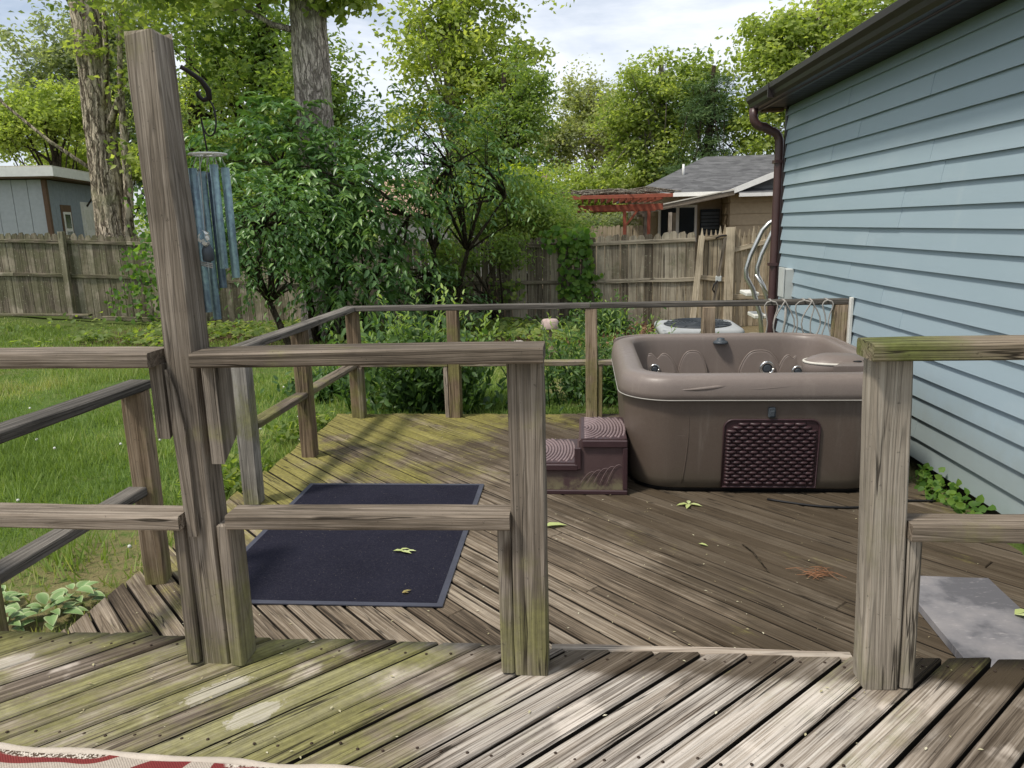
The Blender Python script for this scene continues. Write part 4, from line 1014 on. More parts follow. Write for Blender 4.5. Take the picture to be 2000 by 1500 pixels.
rg = thing("outdoor_rug", (-1.4, 0.95, 0.0), "red and beige woven outdoor rug at the near edge of the upper deck", "rug", None, R_(-1.6))
sheet("rug_field", -1.4, 1.25, -0.8, 0.50, 0.003, 0.007, M_rug, 60, 30, 0.004).build("rug_field", M_rug, rg, False)
B().tube([(-1.4 + 2.65 * i / 60, 0.505 + 0.004 * math.sin(i * .9), 0.0085 + 0.002 * math.sin(i * 1.3)) for i in range(61)], [(0.011, 0.006)] * 61, 8).build("binding", M_rugb, rg, False)

pd = thing("grey_board", (1.40, 2.75, -0.33), "flat weathered grey board lying on the lower deck behind the right post", "board", None, R_(-1.5))
sheet("slab", -0.08, 0.295, -0.72, 0.345, 0.003, 0.030, M_pad, 12, 16, 0.002).build("slab", M_pad, pd, False)

# ------------------------------------------------------------------ wind chime on its bracket
def chime():
    br = thing("hanging_bracket", (-0.995, 1.90, 1.60), "black iron scroll bracket near the top of the tall post", "bracket")
    pts = [(-0.995, 1.885, 1.625), (-0.985, 1.90, 1.617), (-0.967, 1.925, 1.600), (-0.958, 1.94, 1.578), (-0.962, 1.95, 1.560), (-0.978, 1.95, 1.556), (-0.99, 1.95, 1.566), (-0.992, 1.95, 1.577)]
    B().tube(pts, [0.006, 0.006, 0.007, 0.008, 0.008, 0.006, 0.006, 0.007], 8).build("arm", M_blacki, br)
    c = thing("wind_chime", (-0.983, 1.95, 1.42), "weathered blue tube wind chime hanging behind the tall post", "wind chime")
    hk = [( -0.970 + 0.020 * math.sin(2 * math.pi * i / 24 * 0.72 + .4), 1.95, 1.512 + 0.045 * math.cos(2 * math.pi * i / 24 * 0.72 + .4)) for i in range(24)]
    hk += [(-0.985, 1.95, 1.452), (-0.983, 1.95, 1.428)]
    B().tube(hk, 0.0022, 6).build("hook", M_blacki, c)
    st = B(); cx, cy = -0.983, 1.95
    for k in range(6):
        a = R_(60 * k + 12); st.tube([(cx, cy, 1.424), (cx + 0.050 * math.cos(a), cy + 0.050 * math.sin(a), 1.421)], 0.0026, 6)
    ri = [(cx + 0.044 * math.cos(R_(15 * i)), cy + 0.044 * math.sin(R_(15 * i)), 1.4215) for i in range(25)]
    st.tube(ri, 0.0028, 6); st.build("top_star", M_plast_w, c)
    tb = [(-0.040, -0.012, 1.385, 1.010), (-0.019, 0.030, 1.380, 0.985), (0.004, 0.036, 1.378, 1.070), (0.012, -0.016, 1.394, 1.125), (0.040, 0.004, 1.388, 1.098)]
    for off, dep, zt, zb_ in tb:
        x, y = cx + 0.893 * off - 0.45 * dep, cy + 0.45 * off + 0.893 * dep
        o = B(); n = 14
        o.loft([[(x + 0.0108 * math.cos(2 * math.pi * j / n), y + 0.0108 * math.sin(2 * math.pi * j / n), z) for j in range(n)] for z in (zb_, zb_ + 0.1, zt)], False, True, True)
        o.build("tube", M_chime, c)
        B().tube([(x - 0.01, y, zt - 0.02), (x * 0.5 + cx * 0.5 - .006, y * .5 + cy * .5, 1.421)], 0.0009, 4).build("string", M_cord, c)
        B().tube([(x + 0.01, y, zt - 0.02), (x * 0.5 + cx * 0.5 + .012, y * .5 + cy * .5, 1.421)], 0.0009, 4).build("string", M_cord, c)
    B().tube([(cx, cy - 0.045, 1.42), (cx - 0.004, cy - 0.05, 1.2)], 0.001, 4).build("clapper_string", M_cord, c)
    fl = B()
    g = random.Random(4)
    for i in range(26):
        d = Vector((g.gauss(0, 1), g.gauss(0, 1), g.gauss(0, 1))).normalized(); p = Vector((cx - 0.002, cy - 0.062, 1.205)) + Vector((d.x * 0.013, d.y * .01, d.z * 0.02))
        u = d.cross(Vector((0.3, 0.2, 1))).normalized() * 0.007; w = d.cross(u).normalized() * 0.007
        fl.add([p - u, p + w, p + u + d * 0.003, p - w], [(0, 1, 2, 3)])
    fl.build("white_flower_charm", M_plast_w, c)
    B().lathe((cx, cy - 0.055, 1.145), [(0.004, 0), (0.014, 0.004), (0.015, 0.03), (0.008, 0.045), (0.003, 0.05)], 10).build("clapper", M_slate, c)
    bt = B()
    for i in range(3): bt.tube([(cx - 0.02, cy - 0.06, 1.146 - 0.004 * i), (cx + 0.014, cy - 0.064, 1.140 - 0.005 * i)], 0.0016, 5)
    bt.build("twine", M_cord, c)
chime()

# ------------------------------------------------------------------ fence, gate, ladder, other garden things
def board_mesh(w, th, hgt, pointed=False, seed=0):
    g = random.Random(seed); a = w / 2
    if pointed: prof = [(0, -a), (hgt - 0.09, -a), (hgt - 0.06, -a * 0.6), (hgt, -a * 0.12), (hgt, a * 0.12), (hgt - 0.06, a * 0.6), (hgt - 0.09, a), (0, a)]
    else: prof = [(0, -a), (hgt - 0.03 - g.uniform(0, .02), -a), (hgt - g.uniform(0, .015), -a * 0.55), (hgt - g.uniform(0, .012), a * 0.1), (hgt - g.uniform(0, .012), a * 0.55), (hgt - 0.025 - g.uniform(0, .02), a), (0, a)]
    b = B(); b.loft([[(x, y, -th / 2) for x, y in prof], [(x, y, th / 2) for x, y in prof]], True, True, False)
    me = bpy.data.meshes.new("fence_board"); me.from_pydata(b.v, [], b.f); return me

def put_board(me, name, x, y, z, rz, parent, sz=1.0, tilt=0.0):
    o = bpy.data.objects.new(name, me)
    c, s = math.cos(rz), math.sin(rz)
    M = Matrix(((0, c, s, 0), (0, s, -c, 0), (1, 0, 0, 0), (0, 0, 0, 1))) @ Matrix.Rotation(tilt, 4, 'Z') @ Matrix.Diagonal((sz, 1, 1, 1))
    M.translation = Vector((x, y, z)) - parent_loc(parent); o.matrix_basis = M; return link(o, parent)

def fence():
    f = thing("board_fence", (-5.5, 14.2, -0.6), "long weathered grey board fence along the back of the yard", "fence")
    ms = [board_mesh(0.135, 0.019, 1.0, False, i) for i in range(6)]
    for m in ms: m.materials.append(M_fence)
    line = [(-14.2, 14.4), (-6.6, 14.4), (-0.34, 14.0), (1.93, 13.35)]
    top = lambda x: float(np.interp(x, [-14, -11.8, -10.6, -9.75, -8.5, -6.6, -2.3, -0.6, 0.2, 1.9], [1.36, 1.32, 1.29, 1.24, 1.17, 1.06, 0.985, 0.975, 0.99, 1.045]))
    n = 0
    for (x0, y0), (x1, y1) in zip(line, line[1:]):
        L = math.hypot(x1 - x0, y1 - y0); rz = math.atan2(y1 - y0, x1 - x0); k = int(L / 0.143)
        for i in range(k):
            t = (i + 0.5) / k; x, y = x0 + (x1 - x0) * t, y0 + (y1 - y0) * t; zb = float(zg(x, y)) + 0.01
            put_board(random.choice(ms), "fence_board", x, y + random.uniform(-.004, .004), zb, rz, f, top(x) + random.uniform(-.02, .02) - zb, random.uniform(-.006, .006))
        nseg = max(1, round(L / 2.4))
        for i in range(nseg):
            a, b = i / nseg, (i + 1) / nseg; xa, ya, xb, yb = x0 + (x1 - x0) * a, y0 + (y1 - y0) * a, x0 + (x1 - x0) * b, y0 + (y1 - y0) * b
            for d in (0.15, 0.83): timber("rail", (xa + .005, ya - 0.032, top(xa) - d), (xb - .005, yb - 0.032, top(xb) - d), 0.036, 0.07, M_fence, f, wob=0.006, seg=0.3)
    for x, y, h in ((-13.0, 14.4, 1.36), (-10.47, 14.4, 1.32), (-7.9, 14.4, 1.2), (-5.3, 14.3, 1.05), (-2.7, 14.15, 1.0), (-0.335, 14.0, 0.99)):
        timber("post", (x, y - 0.105, float(zg(x, y)) - 0.1), (x + random.uniform(-.03, .03), y - 0.105, h), 0.11, 0.09, M_fence, f, up=(0, -1, 0))
fence()

def gate():
    g = thing("picket_gate", (2.22, 13.3, -0.62), "pale wooden picket gate with diagonal brace at the end of the fence", "gate")
    mp = [board_mesh(0.066, 0.018, 1.0, True, i) for i in range(3)]
    for m in mp: m.materials.append(M_gate)
    for i in range(6):
        x = 2.03 + 0.077 * i; put_board(mp[i % 3], "picket", x, 13.31, -0.60, 0, g, 1.70 - 0.05 * math.sin((i + 0.5) / 6 * math.pi) + (0.05 if i > 3 else 0), 0.0)
    timber("rail", (1.99, 13.275, 0.90), (2.46, 13.275, 0.95), 0.036, 0.075, M_gate, g)
    timber("rail", (1.99, 13.275, 0.25), (2.46, 13.275, 0.20), 0.036, 0.08, M_gate, g)
    timber("brace", (2.20, 13.24, -0.55), (2.41, 13.24, 0.92), 0.05, 0.03, M_shingle_wood, g, up=(0, -1, 0))
    B().box(2.27, 2.37, 13.225, 13.285, 0.17, 0.27, 0.01).build("latch", M_greybox, g)
    B().tube([(2.30, 13.22, 0.19), (2.24, 13.20, 0.12), (2.22, 13.2, 0.04), (2.25, 13.2, -0.01)], 0.014, 8).build("latch_handle", M_black, g)
    B().tube([(2.25, 13.24, 0.91), (2.33, 13.22, 0.95), (2.43, 13.23, 0.955)], 0.014, 8).build("bolt", M_blacki, g)
    p = thing("gate_post", (2.50, 13.27, -0.64), "stout pale post between the picket gate and the last fence panel", "post")
    timber("shaft", (2.50, 13.28, -0.64), (2.495, 13.28, 1.09), 0.15, 0.10, M_gate, p, up=(0, -1, 0))
    w = thing("fence_panel", (2.9, 13.35, -0.64), "short scalloped picket fence panel behind the pool ladder", "fence")
    for i in range(9):
        x = 2.60 + 0.078 * i; put_board(mp[i % 3], "picket", x, 13.36, -0.62, 0, w, 1.62 + 0.10 * abs((i % 5) - 2) / 2, 0.0)
    timber("rail", (2.58, 13.33, 0.70), (3.25, 13.33, 0.86), 0.036, 0.08, M_gate, w); timber("rail", (2.58, 13.33, -0.10), (3.25, 13.33, -0.12), 0.036, 0.08, M_gate, w)
    timber("post", (3.18, 13.28, -0.64), (3.18, 13.28, 1.14), 0.12, 0.09, M_gate, w, up=(0, -1, 0))
    l = timber("leaning_plank", (1.875, 13.13, -0.60), (2.015, 13.22, 0.96), 0.10, 0.03, M_gate, None, up=(0, -1, 0))
    tag(l, "pale plank leaning against the fence beside the picket gate", "plank")
    l = timber("fallen_board", (-12.6, 13.95, -0.28), (-9.9, 14.05, -0.34), 0.14, 0.04, M_fence, None); tag(l, "old board lying along the foot of the fence left of the tall post", "board")
    l = timber("fallen_board", (-9.6, 14.0, -0.40), (-7.9, 14.02, -0.47), 0.09, 0.08, M_fence, None); tag(l, "short dark timber at the foot of the fence just behind the tall post", "board")
gate()

def ladder():
    t = thing("pool_ladder", (2.15, 9.6, -0.55), "aluminium pool ladder with white steps leaning near the downspout", "ladder")
    for dy, dx in ((-0.10, 0.0), (0.15, 0.19)):
        P = [(2.24 + dx, 9.55 + dy, -0.55), (2.18 + dx, 9.55 + dy, 0.05), (2.07 + dx, 9.55 + dy, 0.38), (1.99 + dx, 9.55 + dy, 0.52), (1.985 + dx, 9.55 + dy, 0.62), (2.03 + dx, 9.55 + dy, 0.78), (2.16 + dx, 9.55 + dy, 1.08)]
        P += [(2.20 + dx + 0.13 * (1 - math.cos(a)), 9.55 + dy, 1.10 + 0.09 * math.sin(a)) for a in [R_(20 * i) for i in range(1, 9)]]
        P += [(2.45 + dx, 9.55 + dy, 1.0), (2.42 + dx, 9.56 + dy, 0.4), (2.40 + dx, 9.56 + dy, -0.5)]
        B().tube(P, 0.029, 10).build("side_rail", M_alu, t)
    for z, x in ((0.30, 2.06), (0.02, 2.17), (-0.26, 2.19)):
        B().box(x - 0.06, x + 0.10, 9.46, 9.86, z - 0.02, z + 0.03, 0.01).build("step", M_plast_w, t)
    B().tube([(2.10, 9.45, 0.55), (2.30, 9.45, 0.25)], 0.015, 8).build("strut", M_alu, t)
ladder()

def ac():
    t = thing("air_conditioner", (1.14, 7.62, -0.52), "light grey air conditioning unit showing its round top grille behind the hot tub", "air conditioner")
    hs = 0.40; z1 = 0.70
    rr = lambda k, z: [(x, y, z) for x, y in rrect(hs * k, hs * k, 0.09 * k, 5)]
    B().loft([rr(0.97, 0.03), rr(0.97, z1 - 0.05)], True, True, False).build("body", M_ac, t, False)
    tp = B(); tp.loft([rr(1.0, z1 - 0.06), rr(1.01, z1 - 0.02), rr(0.97, z1 + 0.005), rr(0.88, z1 + 0.012)], True, True, True); tp.build("lid", M_ac, t, False)
    B().lathe((0, 0, z1 + 0.0125), [(0.33, 0), (0.335, 0.006), (0.32, 0.010), (0.1, 0.012)], 32).build("grille_well", M_acd, t, False)
    gr = B()
    for i in range(1, 9): gr.tube([(0.038 * i * math.cos(R_(12 * k)), 0.038 * i * math.sin(R_(12 * k)), z1 + 0.036) for k in range(31)], 0.003, 4)
    for k in range(0, 12): gr.tube([(0.03 * math.cos(R_(30 * k)), 0.03 * math.sin(R_(30 * k)), z1 + 0.034), (0.33 * math.cos(R_(30 * k)), 0.33 * math.sin(R_(30 * k)), z1 + 0.026)], 0.003, 4)
    gr.build("fan_guard", M_slate, t, False)
    lv = B()
    for i in range(14): lv.box(-0.36, 0.36, -0.398, -0.390, 0.06 + i * 0.042, 0.075 + i * 0.042)
    lv.build("louvres", M_ac, t, False)
    B().box(-0.46, 0.46, -0.46, 0.46, -0.05, 0.03).build("base_slab", M_stone, t, False)
ac()

# cords looped over the far railing
cg = thing("looped_cord", (1.55, 5.93, 0.6), "pale grey cord hanging in loops over the far railing near the wall", "cord")
for (x, w, d, s) in ((1.43, 0.05, 0.34, 1), (1.53, 0.07, 0.40, -1), (1.68, 0.08, 0.33, 1), (1.73, 0.06, 0.36, -1), (1.85, 0.035, 0.31, 1)):
    P = []
    for i in range(21):
        u = i / 20; a = math.pi * (2 * u - 1)
        P.append((x + w * math.sin(a) * (0.6 + 0.5 * abs(2 * u - 1)) + 0.02 * s * math.sin(3 * a), 5.855 + 0.004 * s, 0.60 - d * (0.5 + 0.5 * math.cos(a))))
    P = [(P[0][0], 5.95, 0.606)] + [(p[0], p[1], min(p[2], 0.606)) for p in P] + [(P[-1][0] + .01, 5.95, 0.606)]
    B().tube(P, 0.0055, 6).build("loop", M_cord, cg)

pot = thing("garden_lantern", (-0.44, 9.5, -0.62), "small pinkish mushroom cap ornament on a short post behind the leafy bush", "ornament")
B().lathe((-0.44, 9.5, -0.10), [(0.115, 0), (0.120, 0.02), (0.112, 0.10), (0.09, 0.125), (0.02, 0.13)], 18).build("cap", plain("faded_pink_plastic", (0.45, 0.34, 0.31), 0.6, var=0.35, nscale=20), pot)
timber("stem", (-0.43, 9.5, -0.62), (-0.43, 9.5, -0.10), 0.05, 0.05, M_gate, pot, up=(0, -1, 0))
B().box(-0.46, -0.30, 9.44, 9.56, -0.40, -0.36).build("shelf", M_gate, pot)
def rock(name, x, y, z, r, label, mat=M_stone, sq=0.7, seed=1):
    b = B(); g = random.Random(seed); n, m = 12, 7; rings = []
    for i in range(m):
        a = math.pi * (i + 0.5) / m; rings.append([(x + r * math.sin(a) * math.cos(2 * math.pi * j / n) * (1 + 0.3 * mnoise.noise((i * .8, j * .7, seed))), y + r * math.sin(a) * math.sin(2 * math.pi * j / n), z + r * sq * math.cos(a) * (1 + 0.2 * mnoise.noise((j * .6, seed, i)))) for j in range(n)])
    b.loft(rings[::-1], True, True, False); tag(b.build(name, mat), label, "rock")
rock("rock", -0.95, 10.6, -0.52, 0.15, "pale grey rock in the ground cover by the back fence", seed=3)
rock("rock", -2.17, 5.45, -0.38, 0.085, "flat pinkish stone at the lower deck edge beside the railing post", sq=0.4, seed=8)
rock("rock", -3.1, 10.9, -0.55, 0.13, "rounded pale stone half hidden in plants near the leaning sapling", seed=12)
eg = B().tube([(-1.35, 9.2, -0.50), (-1.15, 9.6, -0.48), (-0.95, 10.0, -0.44), (-0.85, 10.05, -0.52)], [0.03, 0.04, 0.05, 0.04], 8)
tag(eg.build("edging_strip", M_black), "black plastic edging strip curled up from the bed behind the deck", "edging")

# ------------------------------------------------------------------ far buildings
def shed():
    s = thing("garden_shed", (-14.92, 20.0, -0.5), "grey shed with a flat white roof edge beyond the left fence", "shed", None, R_(14))
    zt = 3.28
    B().box(-5, 0.0, 0.04, 5.5, 0, zt).build("wall_core", M_shed, s, False)
    for i in range(13): B().box(-0.04 - 0.40 * (i + 1) + 0.012, -0.04 - 0.40 * i, 0.0, 0.04, 0, zt, 0.003).build("wall_board", M_shedl, s, False)
    for i in range(14): B().box(0.0, 0.03, 0.1 + 0.38 * i + 0.012, 0.1 + 0.38 * (i + 1), 0, zt, 0.003).build("wall_board", M_shed, s, False)
    B().box(-0.05, 0.06, -0.04, 0.09, 0, zt).build("corner_trim", M_shedtrim, s, False)
    B().box(-5.2, 0.42, -0.38, 5.9, zt + 0.02, zt + 0.06).build("eave", M_shedtrim, s, False)
    B().box(-5.3, 0.46, -0.42, 6.0, zt + 0.06, zt + 0.30).build("roof", M_white, s, False)
    B().box(-5.25, 0.44, -0.41, 5.9, zt + 0.30, zt + 0.34).build("roof_cover", M_offwhite, s, False)
    B().box(0.03, 0.045, 2.2, 3.3, 0, 2.75).build("door_frame", M_white, s, False)
    d = B().box(0.045, 0.07, 2.3, 3.2, 0, 2.62).build("door", M_white, s, False)
    for y in (2.4, 2.8):
        for z in (0.3, 1.1, 1.9): B().box(0.07, 0.08, y, y + 0.3, z, z + 0.62).build("door_panel", M_plast_w, d, False)
    B().box(0.03, 0.05, 0.75, 1.45, 1.3, 2.62).build("window_frame", M_shedtrim, s, False)
    w = B().box(0.05, 0.07, 0.85, 1.35, 1.35, 2.42).build("window", M_white, s, False)
    B().box(0.07, 0.074, 0.92, 1.28, 1.95, 2.35).build("pane", M_glass, w, False); B().box(0.07, 0.074, 0.92, 1.28, 1.42, 1.86).build("pane", M_glass, w, False)
    t = thing("tan_outbuilding", (-11.6, 22.5, -0.5), "small tan outbuilding glimpsed between the big trunk and the tall post", "shed")
    B().box(-12.8, -11.2, 21.7, 23.5, -0.5, 1.75).build("wall", M_tan, t); B().prism([(-13.0, 2.45), (-13.0, 2.38), (-11.0, 1.72), (-11.0, 1.79)], 1, 21.5, 23.7).build("roof", M_roof, t)
shed()

def neighbour():
    h = thing("tan_neighbour_house", (4.5, 26, -0.6), "tan neighbouring house with a grey shingle roof beyond the gate", "house")
    zE = 2.05
    # main block walls as lap courses
    for i in range(8):
        z0 = -0.6 + 0.33 * i
        b = B(); b.prism([(24.5, z0), (24.53, z0 + 0.325), (24.6, z0 + 0.325), (24.6, z0)], 0, 1.75, 4.3); b.build("wall_board", M_tan, h)
    B().box(1.8, 11, 24.6, 31.5, -0.6, zE).build("wall_core", M_tan, h)
    r = B(); e = 0.35
    A0, A1, A2, A3 = (1.35, 24.05, zE - 0.02), (11.5, 24.05, zE - 0.02), (11.5, 32, zE), (1.35, 32, zE)
    R0, R1 = (4.3, 28.0, 3.42), (11.5, 28.0, 3.42)
    v = [A0, A1, A2, A3, R0, R1]; v2 = [(x, y, z - 0.08) for x, y, z in v]
    r.add(v + v2, [(0, 1, 5, 4), (2, 3, 4, 5), (3, 0, 4), (6, 10, 11, 7), (8, 11, 10, 9), (9, 10, 6), (0, 6, 7, 1), (3, 9, 6, 0), (1, 7, 11, 5), (5, 11, 8, 2), (2, 8, 9, 3)])
    r.build("roof", M_roof, h)
    B().box(1.3, 4.55, 23.93, 24.04, zE - 0.10, zE + 0.02).build("gutter", M_white, h)
    # front wing with a gable facing the yard
    for i in range(8):
        z0 = -0.6 + 0.33 * i
        b = B(); b.prism([(23.3, z0), (23.33, z0 + 0.325), (23.4, z0 + 0.325), (23.4, z0)], 0, 4.35, 9.5); b.build("wall_board", M_tan, h)
        b = B(); b.prism([(4.30, z0), (4.33, z0 + 0.325), (4.4, z0 + 0.325), (4.4, z0)], 1, 23.4, 24.5); b.build("wall_board", M_tan, h)
    g = B(); g.prism([(4.15, 1.98), (7.4, 3.20), (10.6, 1.98), (10.6, 1.90), (7.4, 3.11), (4.15, 1.90)], 1, 22.9, 27.5); g.build("wing_roof", M_roof, h)
    k = B(); k.prism([(4.10, 1.86), (4.10, 2.02), (7.4, 3.26), (7.4, 3.08)], 1, 22.82, 22.90); k.build("rake_board", M_white, h)
    k = B(); k.prism([(4.45, 1.96), (7.4, 3.05), (10.2, 1.96)], 1, 23.2, 23.32); k.build("gable", M_roof, h)
    B().box(4.5, 10, 22.7, 22.8, 1.86, 1.96).build("wing_gutter", M_white, h)
    B().prism([(22.75, 1.97), (23.3, 2.12), (23.3, 2.05), (22.75, 1.90)], 0, 4.5, 10).build("pent_roof", M_roof, h)
    B().tube([(3.3, 26.0, 2.6), (3.3, 26.0, 3.05)], 0.04, 8).build("roof_vent", M_white, h)
    # lean-to porch, its roof rising towards the wing
    for ya, yb in ((21.9, 22.7), (22.85, 23.5), (23.65, 24.2)):
        p = B(); p.prism([(1.25, 1.50), (4.2, 2.03), (4.2, 2.06), (1.25, 1.53)], 1, ya, yb); p.build("porch_roof", M_offwhite, h)
    for y in (21.95, 22.8, 23.6): timber("porch_rafter", (1.45, y, 1.46), (4.2, y, 1.95), 0.06, 0.13, M_shingle_wood, h)
    for x, y in ((1.75, 22.0), (2.45, 22.0), (2.75, 23.6)): timber("porch_post", (x, y, -0.6), (x, y, 1.46), 0.10, 0.10, M_shingle_wood, h, up=(0, -1, 0))
    timber("porch_beam", (1.7, 21.9, 1.42), (1.7, 24.2, 1.42), 0.08, 0.12, M_shingle_wood, h)
    w = B().box(2.35, 3.55, 24.40, 24.52, 0.55, 1.70).build("window", M_white, h)
    for x in (2.43, 3.0): B().box(x, x + 0.47, 24.385, 24.40, 0.63, 1.62).build("pane", M_glass, w)
    d = B().box(3.65, 4.25, 24.36, 24.5, -0.6, 1.55).build("shuttered_window", M_glass, h)
    for i in range(9): B().box(3.68, 4.22, 24.34, 24.36, 0.5 + 0.11 * i, 0.58 + 0.11 * i).build("slat", M_slate, d)
neighbour()

def pergola():
    p = thing("red_pergola", (0.6, 20, -0.6), "red wooden pergola with bare vines on top beyond the fence", "pergola")
    for y in (19.4, 21.4): timber("beam", (-1.05, y, 1.58), (1.98, y, 1.58), 0.06, 0.15, M_red, p)
    for i in range(17): timber("rafter", (-0.9 + 0.175 * i, 18.8, 1.80), (-0.9 + 0.175 * i, 22.0, 1.80), 0.045, 0.12, M_red, p, seg=2)
    timber("front_board", (-1.0, 18.76, 1.83), (2.15, 18.76, 1.83), 0.03, 0.09, M_red, p)
    for x, y in ((-0.6, 19.4), (1.03, 19.4), (-0.6, 21.4), (1.8, 21.4)): timber("post", (x, y, -0.6), (x, y, 1.5), 0.085, 0.085, M_red, p, up=(0, -1, 0))
    timber("knee_brace", (1.07, 19.4, 1.15), (1.35, 19.4, 1.5), 0.05, 0.05, M_red, p)
    v = B(); g = random.Random(3)
    for i in range(110):
        x, y = g.uniform(-0.8, 1.8), g.uniform(18.8, 21.8); a = g.uniform(-0.5, 0.5); L = g.uniform(0.3, 0.9)
        v.tube([(x - L * math.cos(a), y, 1.90 + g.uniform(0, .08)), (x, y + 0.1, 1.95 + g.uniform(0, .12)), (x + L * math.cos(a), y + L * math.sin(a), 1.89 + g.uniform(0, .06))], 0.014, 4)
    v = tag(v.build("vine_stems", M_bark4), "bare grey vine stems tangled on the red pergola roof", "vine", None, 'stuff')
    f = thing("picket_fence", (0.2, 23, -0.6), "short far picket fence seen under the red pergola", "fence")
    me = board_mesh(0.12, 0.02, 1.0, False, 44); me.materials.append(M_gate)
    for i in range(24): put_board(me, "picket", -1.2 + 0.13 * i, 22.6, -0.6, 0, f, 1.72 + random.uniform(-.03, .03))
    w = thing("pale_building", (-5.0, 28, -0.6), "pale building with a pinkish roof glimpsed through the leaves left of the pergola", "building")
    B().box(-7.5, -1.7, 27.2, 32, -0.6, 1.7).build("wall", M_white, w)
    B().prism([(26.8, 1.65), (29.6, 3.0), (32.4, 1.65), (32.4, 1.75), (29.6, 3.12), (26.8, 1.75)], 0, -7.8, -1.4).build("roof", plain("pinkish_roof", (0.46, 0.30, 0.24), 0.8), w)
pergola()

# ------------------------------------------------------------------ trees and plants
def trunk_mesh(pts, rad, name, mat, parent, seg=28, ridges=0.0, fr=9, seed=0):
    """tapered trunk along pts with furrowed relief"""
    pts = [Vector(p) for p in pts]; n = len(pts); fine = []
    m = max(8, int(sum((pts[i + 1] - pts[i]).length for i in range(n - 1)) / (0.07 if ridges else 0.3)))
    rings = []
    for i in range(m + 1):
        s = i / m * (n - 1); k = min(int(s), n - 2); u = s - k
        c = pts[k].lerp(pts[k + 1], u); r = rad[k] * (1 - u) + rad[k + 1] * u; ring = []
        for j in range(seg):
            a = 2 * math.pi * j / seg; d = 0
            if ridges:
                q = mnoise.noise((math.cos(a) * fr * 0.5, math.sin(a) * fr * 0.5, c.z * 1.1 + seed)); d = ridges * (1 - abs(q) * 3.2) + ridges * 0.5 * mnoise.noise((math.cos(a) * fr, math.sin(a) * fr, c.z * 5 + seed))
            ring.append((c.x + (r + d) * math.cos(a), c.y + (r + d) * math.sin(a), c.z))
        rings.append(ring)
    b = B(); b.loft(rings, True, True, True); return b.build(name, mat, parent)

def branches(b, a, cens, k, r0, g):
    for i in g.choice(len(cens), min(k, len(cens)), replace=False):
        c = Vector(cens[i]); s = Vector(a[g.integers(len(a))]); mid = s.lerp(c, 0.5) + Vector((g.normal() * .15, g.normal() * .15, 0.12 * (c - s).length * (1 if g.random() < .7 else -1)))
        L = (c - s).length
        b.tube([s, s.lerp(mid, 0.5) + Vector((0, 0, .02)), mid, mid.lerp(c, 0.5), c], [r0, r0 * .75, r0 * .5, r0 * .32, r0 * .12], 5)

def tree(name, base, top, rad, ells, ncl, per, cr, Lf, Wf, lm, bm, label, seed, nb=30, br=0.06, group=None, cat="tree", **kw):
    t = thing(name, base, label, cat, group)
    g = np.random.default_rng(seed); B0, T0 = Vector(base), Vector(top)
    mid = B0.lerp(T0, 0.5) + Vector((g.normal() * .2, 0, 0))
    trunk_mesh([B0, B0.lerp(mid, .15), mid, T0], [rad * 1.25, rad, rad * 0.8, rad * 0.35], "trunk", bm, t, 12)
    cen = foliage("crown", ells, ncl, per, cr, Lf, Wf, lm, t, base, seed=seed, **kw)
    b = B(); ax = [tuple(B0.lerp(mid, .6)), tuple(mid), tuple(mid.lerp(T0, .4)), tuple(mid.lerp(T0, .8))]
    branches(b, ax, cen, nb, br, g); b.build("branches", bm, t)
    return t

# the big furrowed trunk behind the left fence
T = thing("tall_tree", (-10.9, 16.5, -0.5), "large tree with a deeply furrowed trunk behind the left fence", "tree")
trunk_mesh([(-10.76, 16.5, -0.5), (-10.75, 16.5, 0.6), (-10.75, 16.5, 1.6), (-10.77, 16.5, 3.2), (-10.74, 16.5, 4.8), (-10.74, 16.5, 6.4), (-10.9, 16.6, 10)], [0.46, 0.42, 0.345, 0.30, 0.28, 0.27, 0.2], "trunk", M_bark1, T, 72, 0.030, 14, 3)
lb = B(); lb.tube([(-10.45, 16.4, 0.4), (-10.15, 16.3, 2.2), (-10.10, 16.3, 3.3), (-9.95, 16.2, 4.6), (-9.8, 16.2, 5.6), (-9.3, 16.1, 7)], [0.11, 0.10, 0.08, 0.06, 0.045, 0.03], 8)
lb.tube([(-10.5, 16.4, 3.5), (-10.0, 16.2, 4.2), (-9.2, 16, 4.7)], [0.09, 0.06, 0.02], 7); lb.tube([(-10.6, 16.4, 3.9), (-10.2, 16.2, 5.0), (-9.95, 16, 6.4)], [0.1, 0.06, 0.03], 7)
lb.tube([(-10.9, 16.4, 2.6), (-11.8, 16.2, 3.3), (-12.6, 16, 4.1), (-13.4, 16, 5.4)], [0.05, 0.04, 0.03, 0.015], 6); lb.tube([(-10.9, 16.6, 6.0), (-11.6, 16.6, 7.2), (-12.6, 16.5, 8)], [0.16, 0.1, 0.05], 8)
lb.build("limbs", M_bark1, T)
foliage("crown", [(-10.3, 17.0, 9.2, 4.6, 3.0, 2.3), (-9.75, 16.2, 3.6, 0.25, 0.3, 1.2, 0.5), (-10.5, 16.1, 5.15, 0.25, 0.25, 0.25, 0.25), (-8.6, 15.8, 5.8, 1.5, 0.9, 0.5, 2.0)], 230, 36, 0.45, 0.15, 0.085, M_l_oak, T, (-10.9, 16.5, -0.5), seed=21)

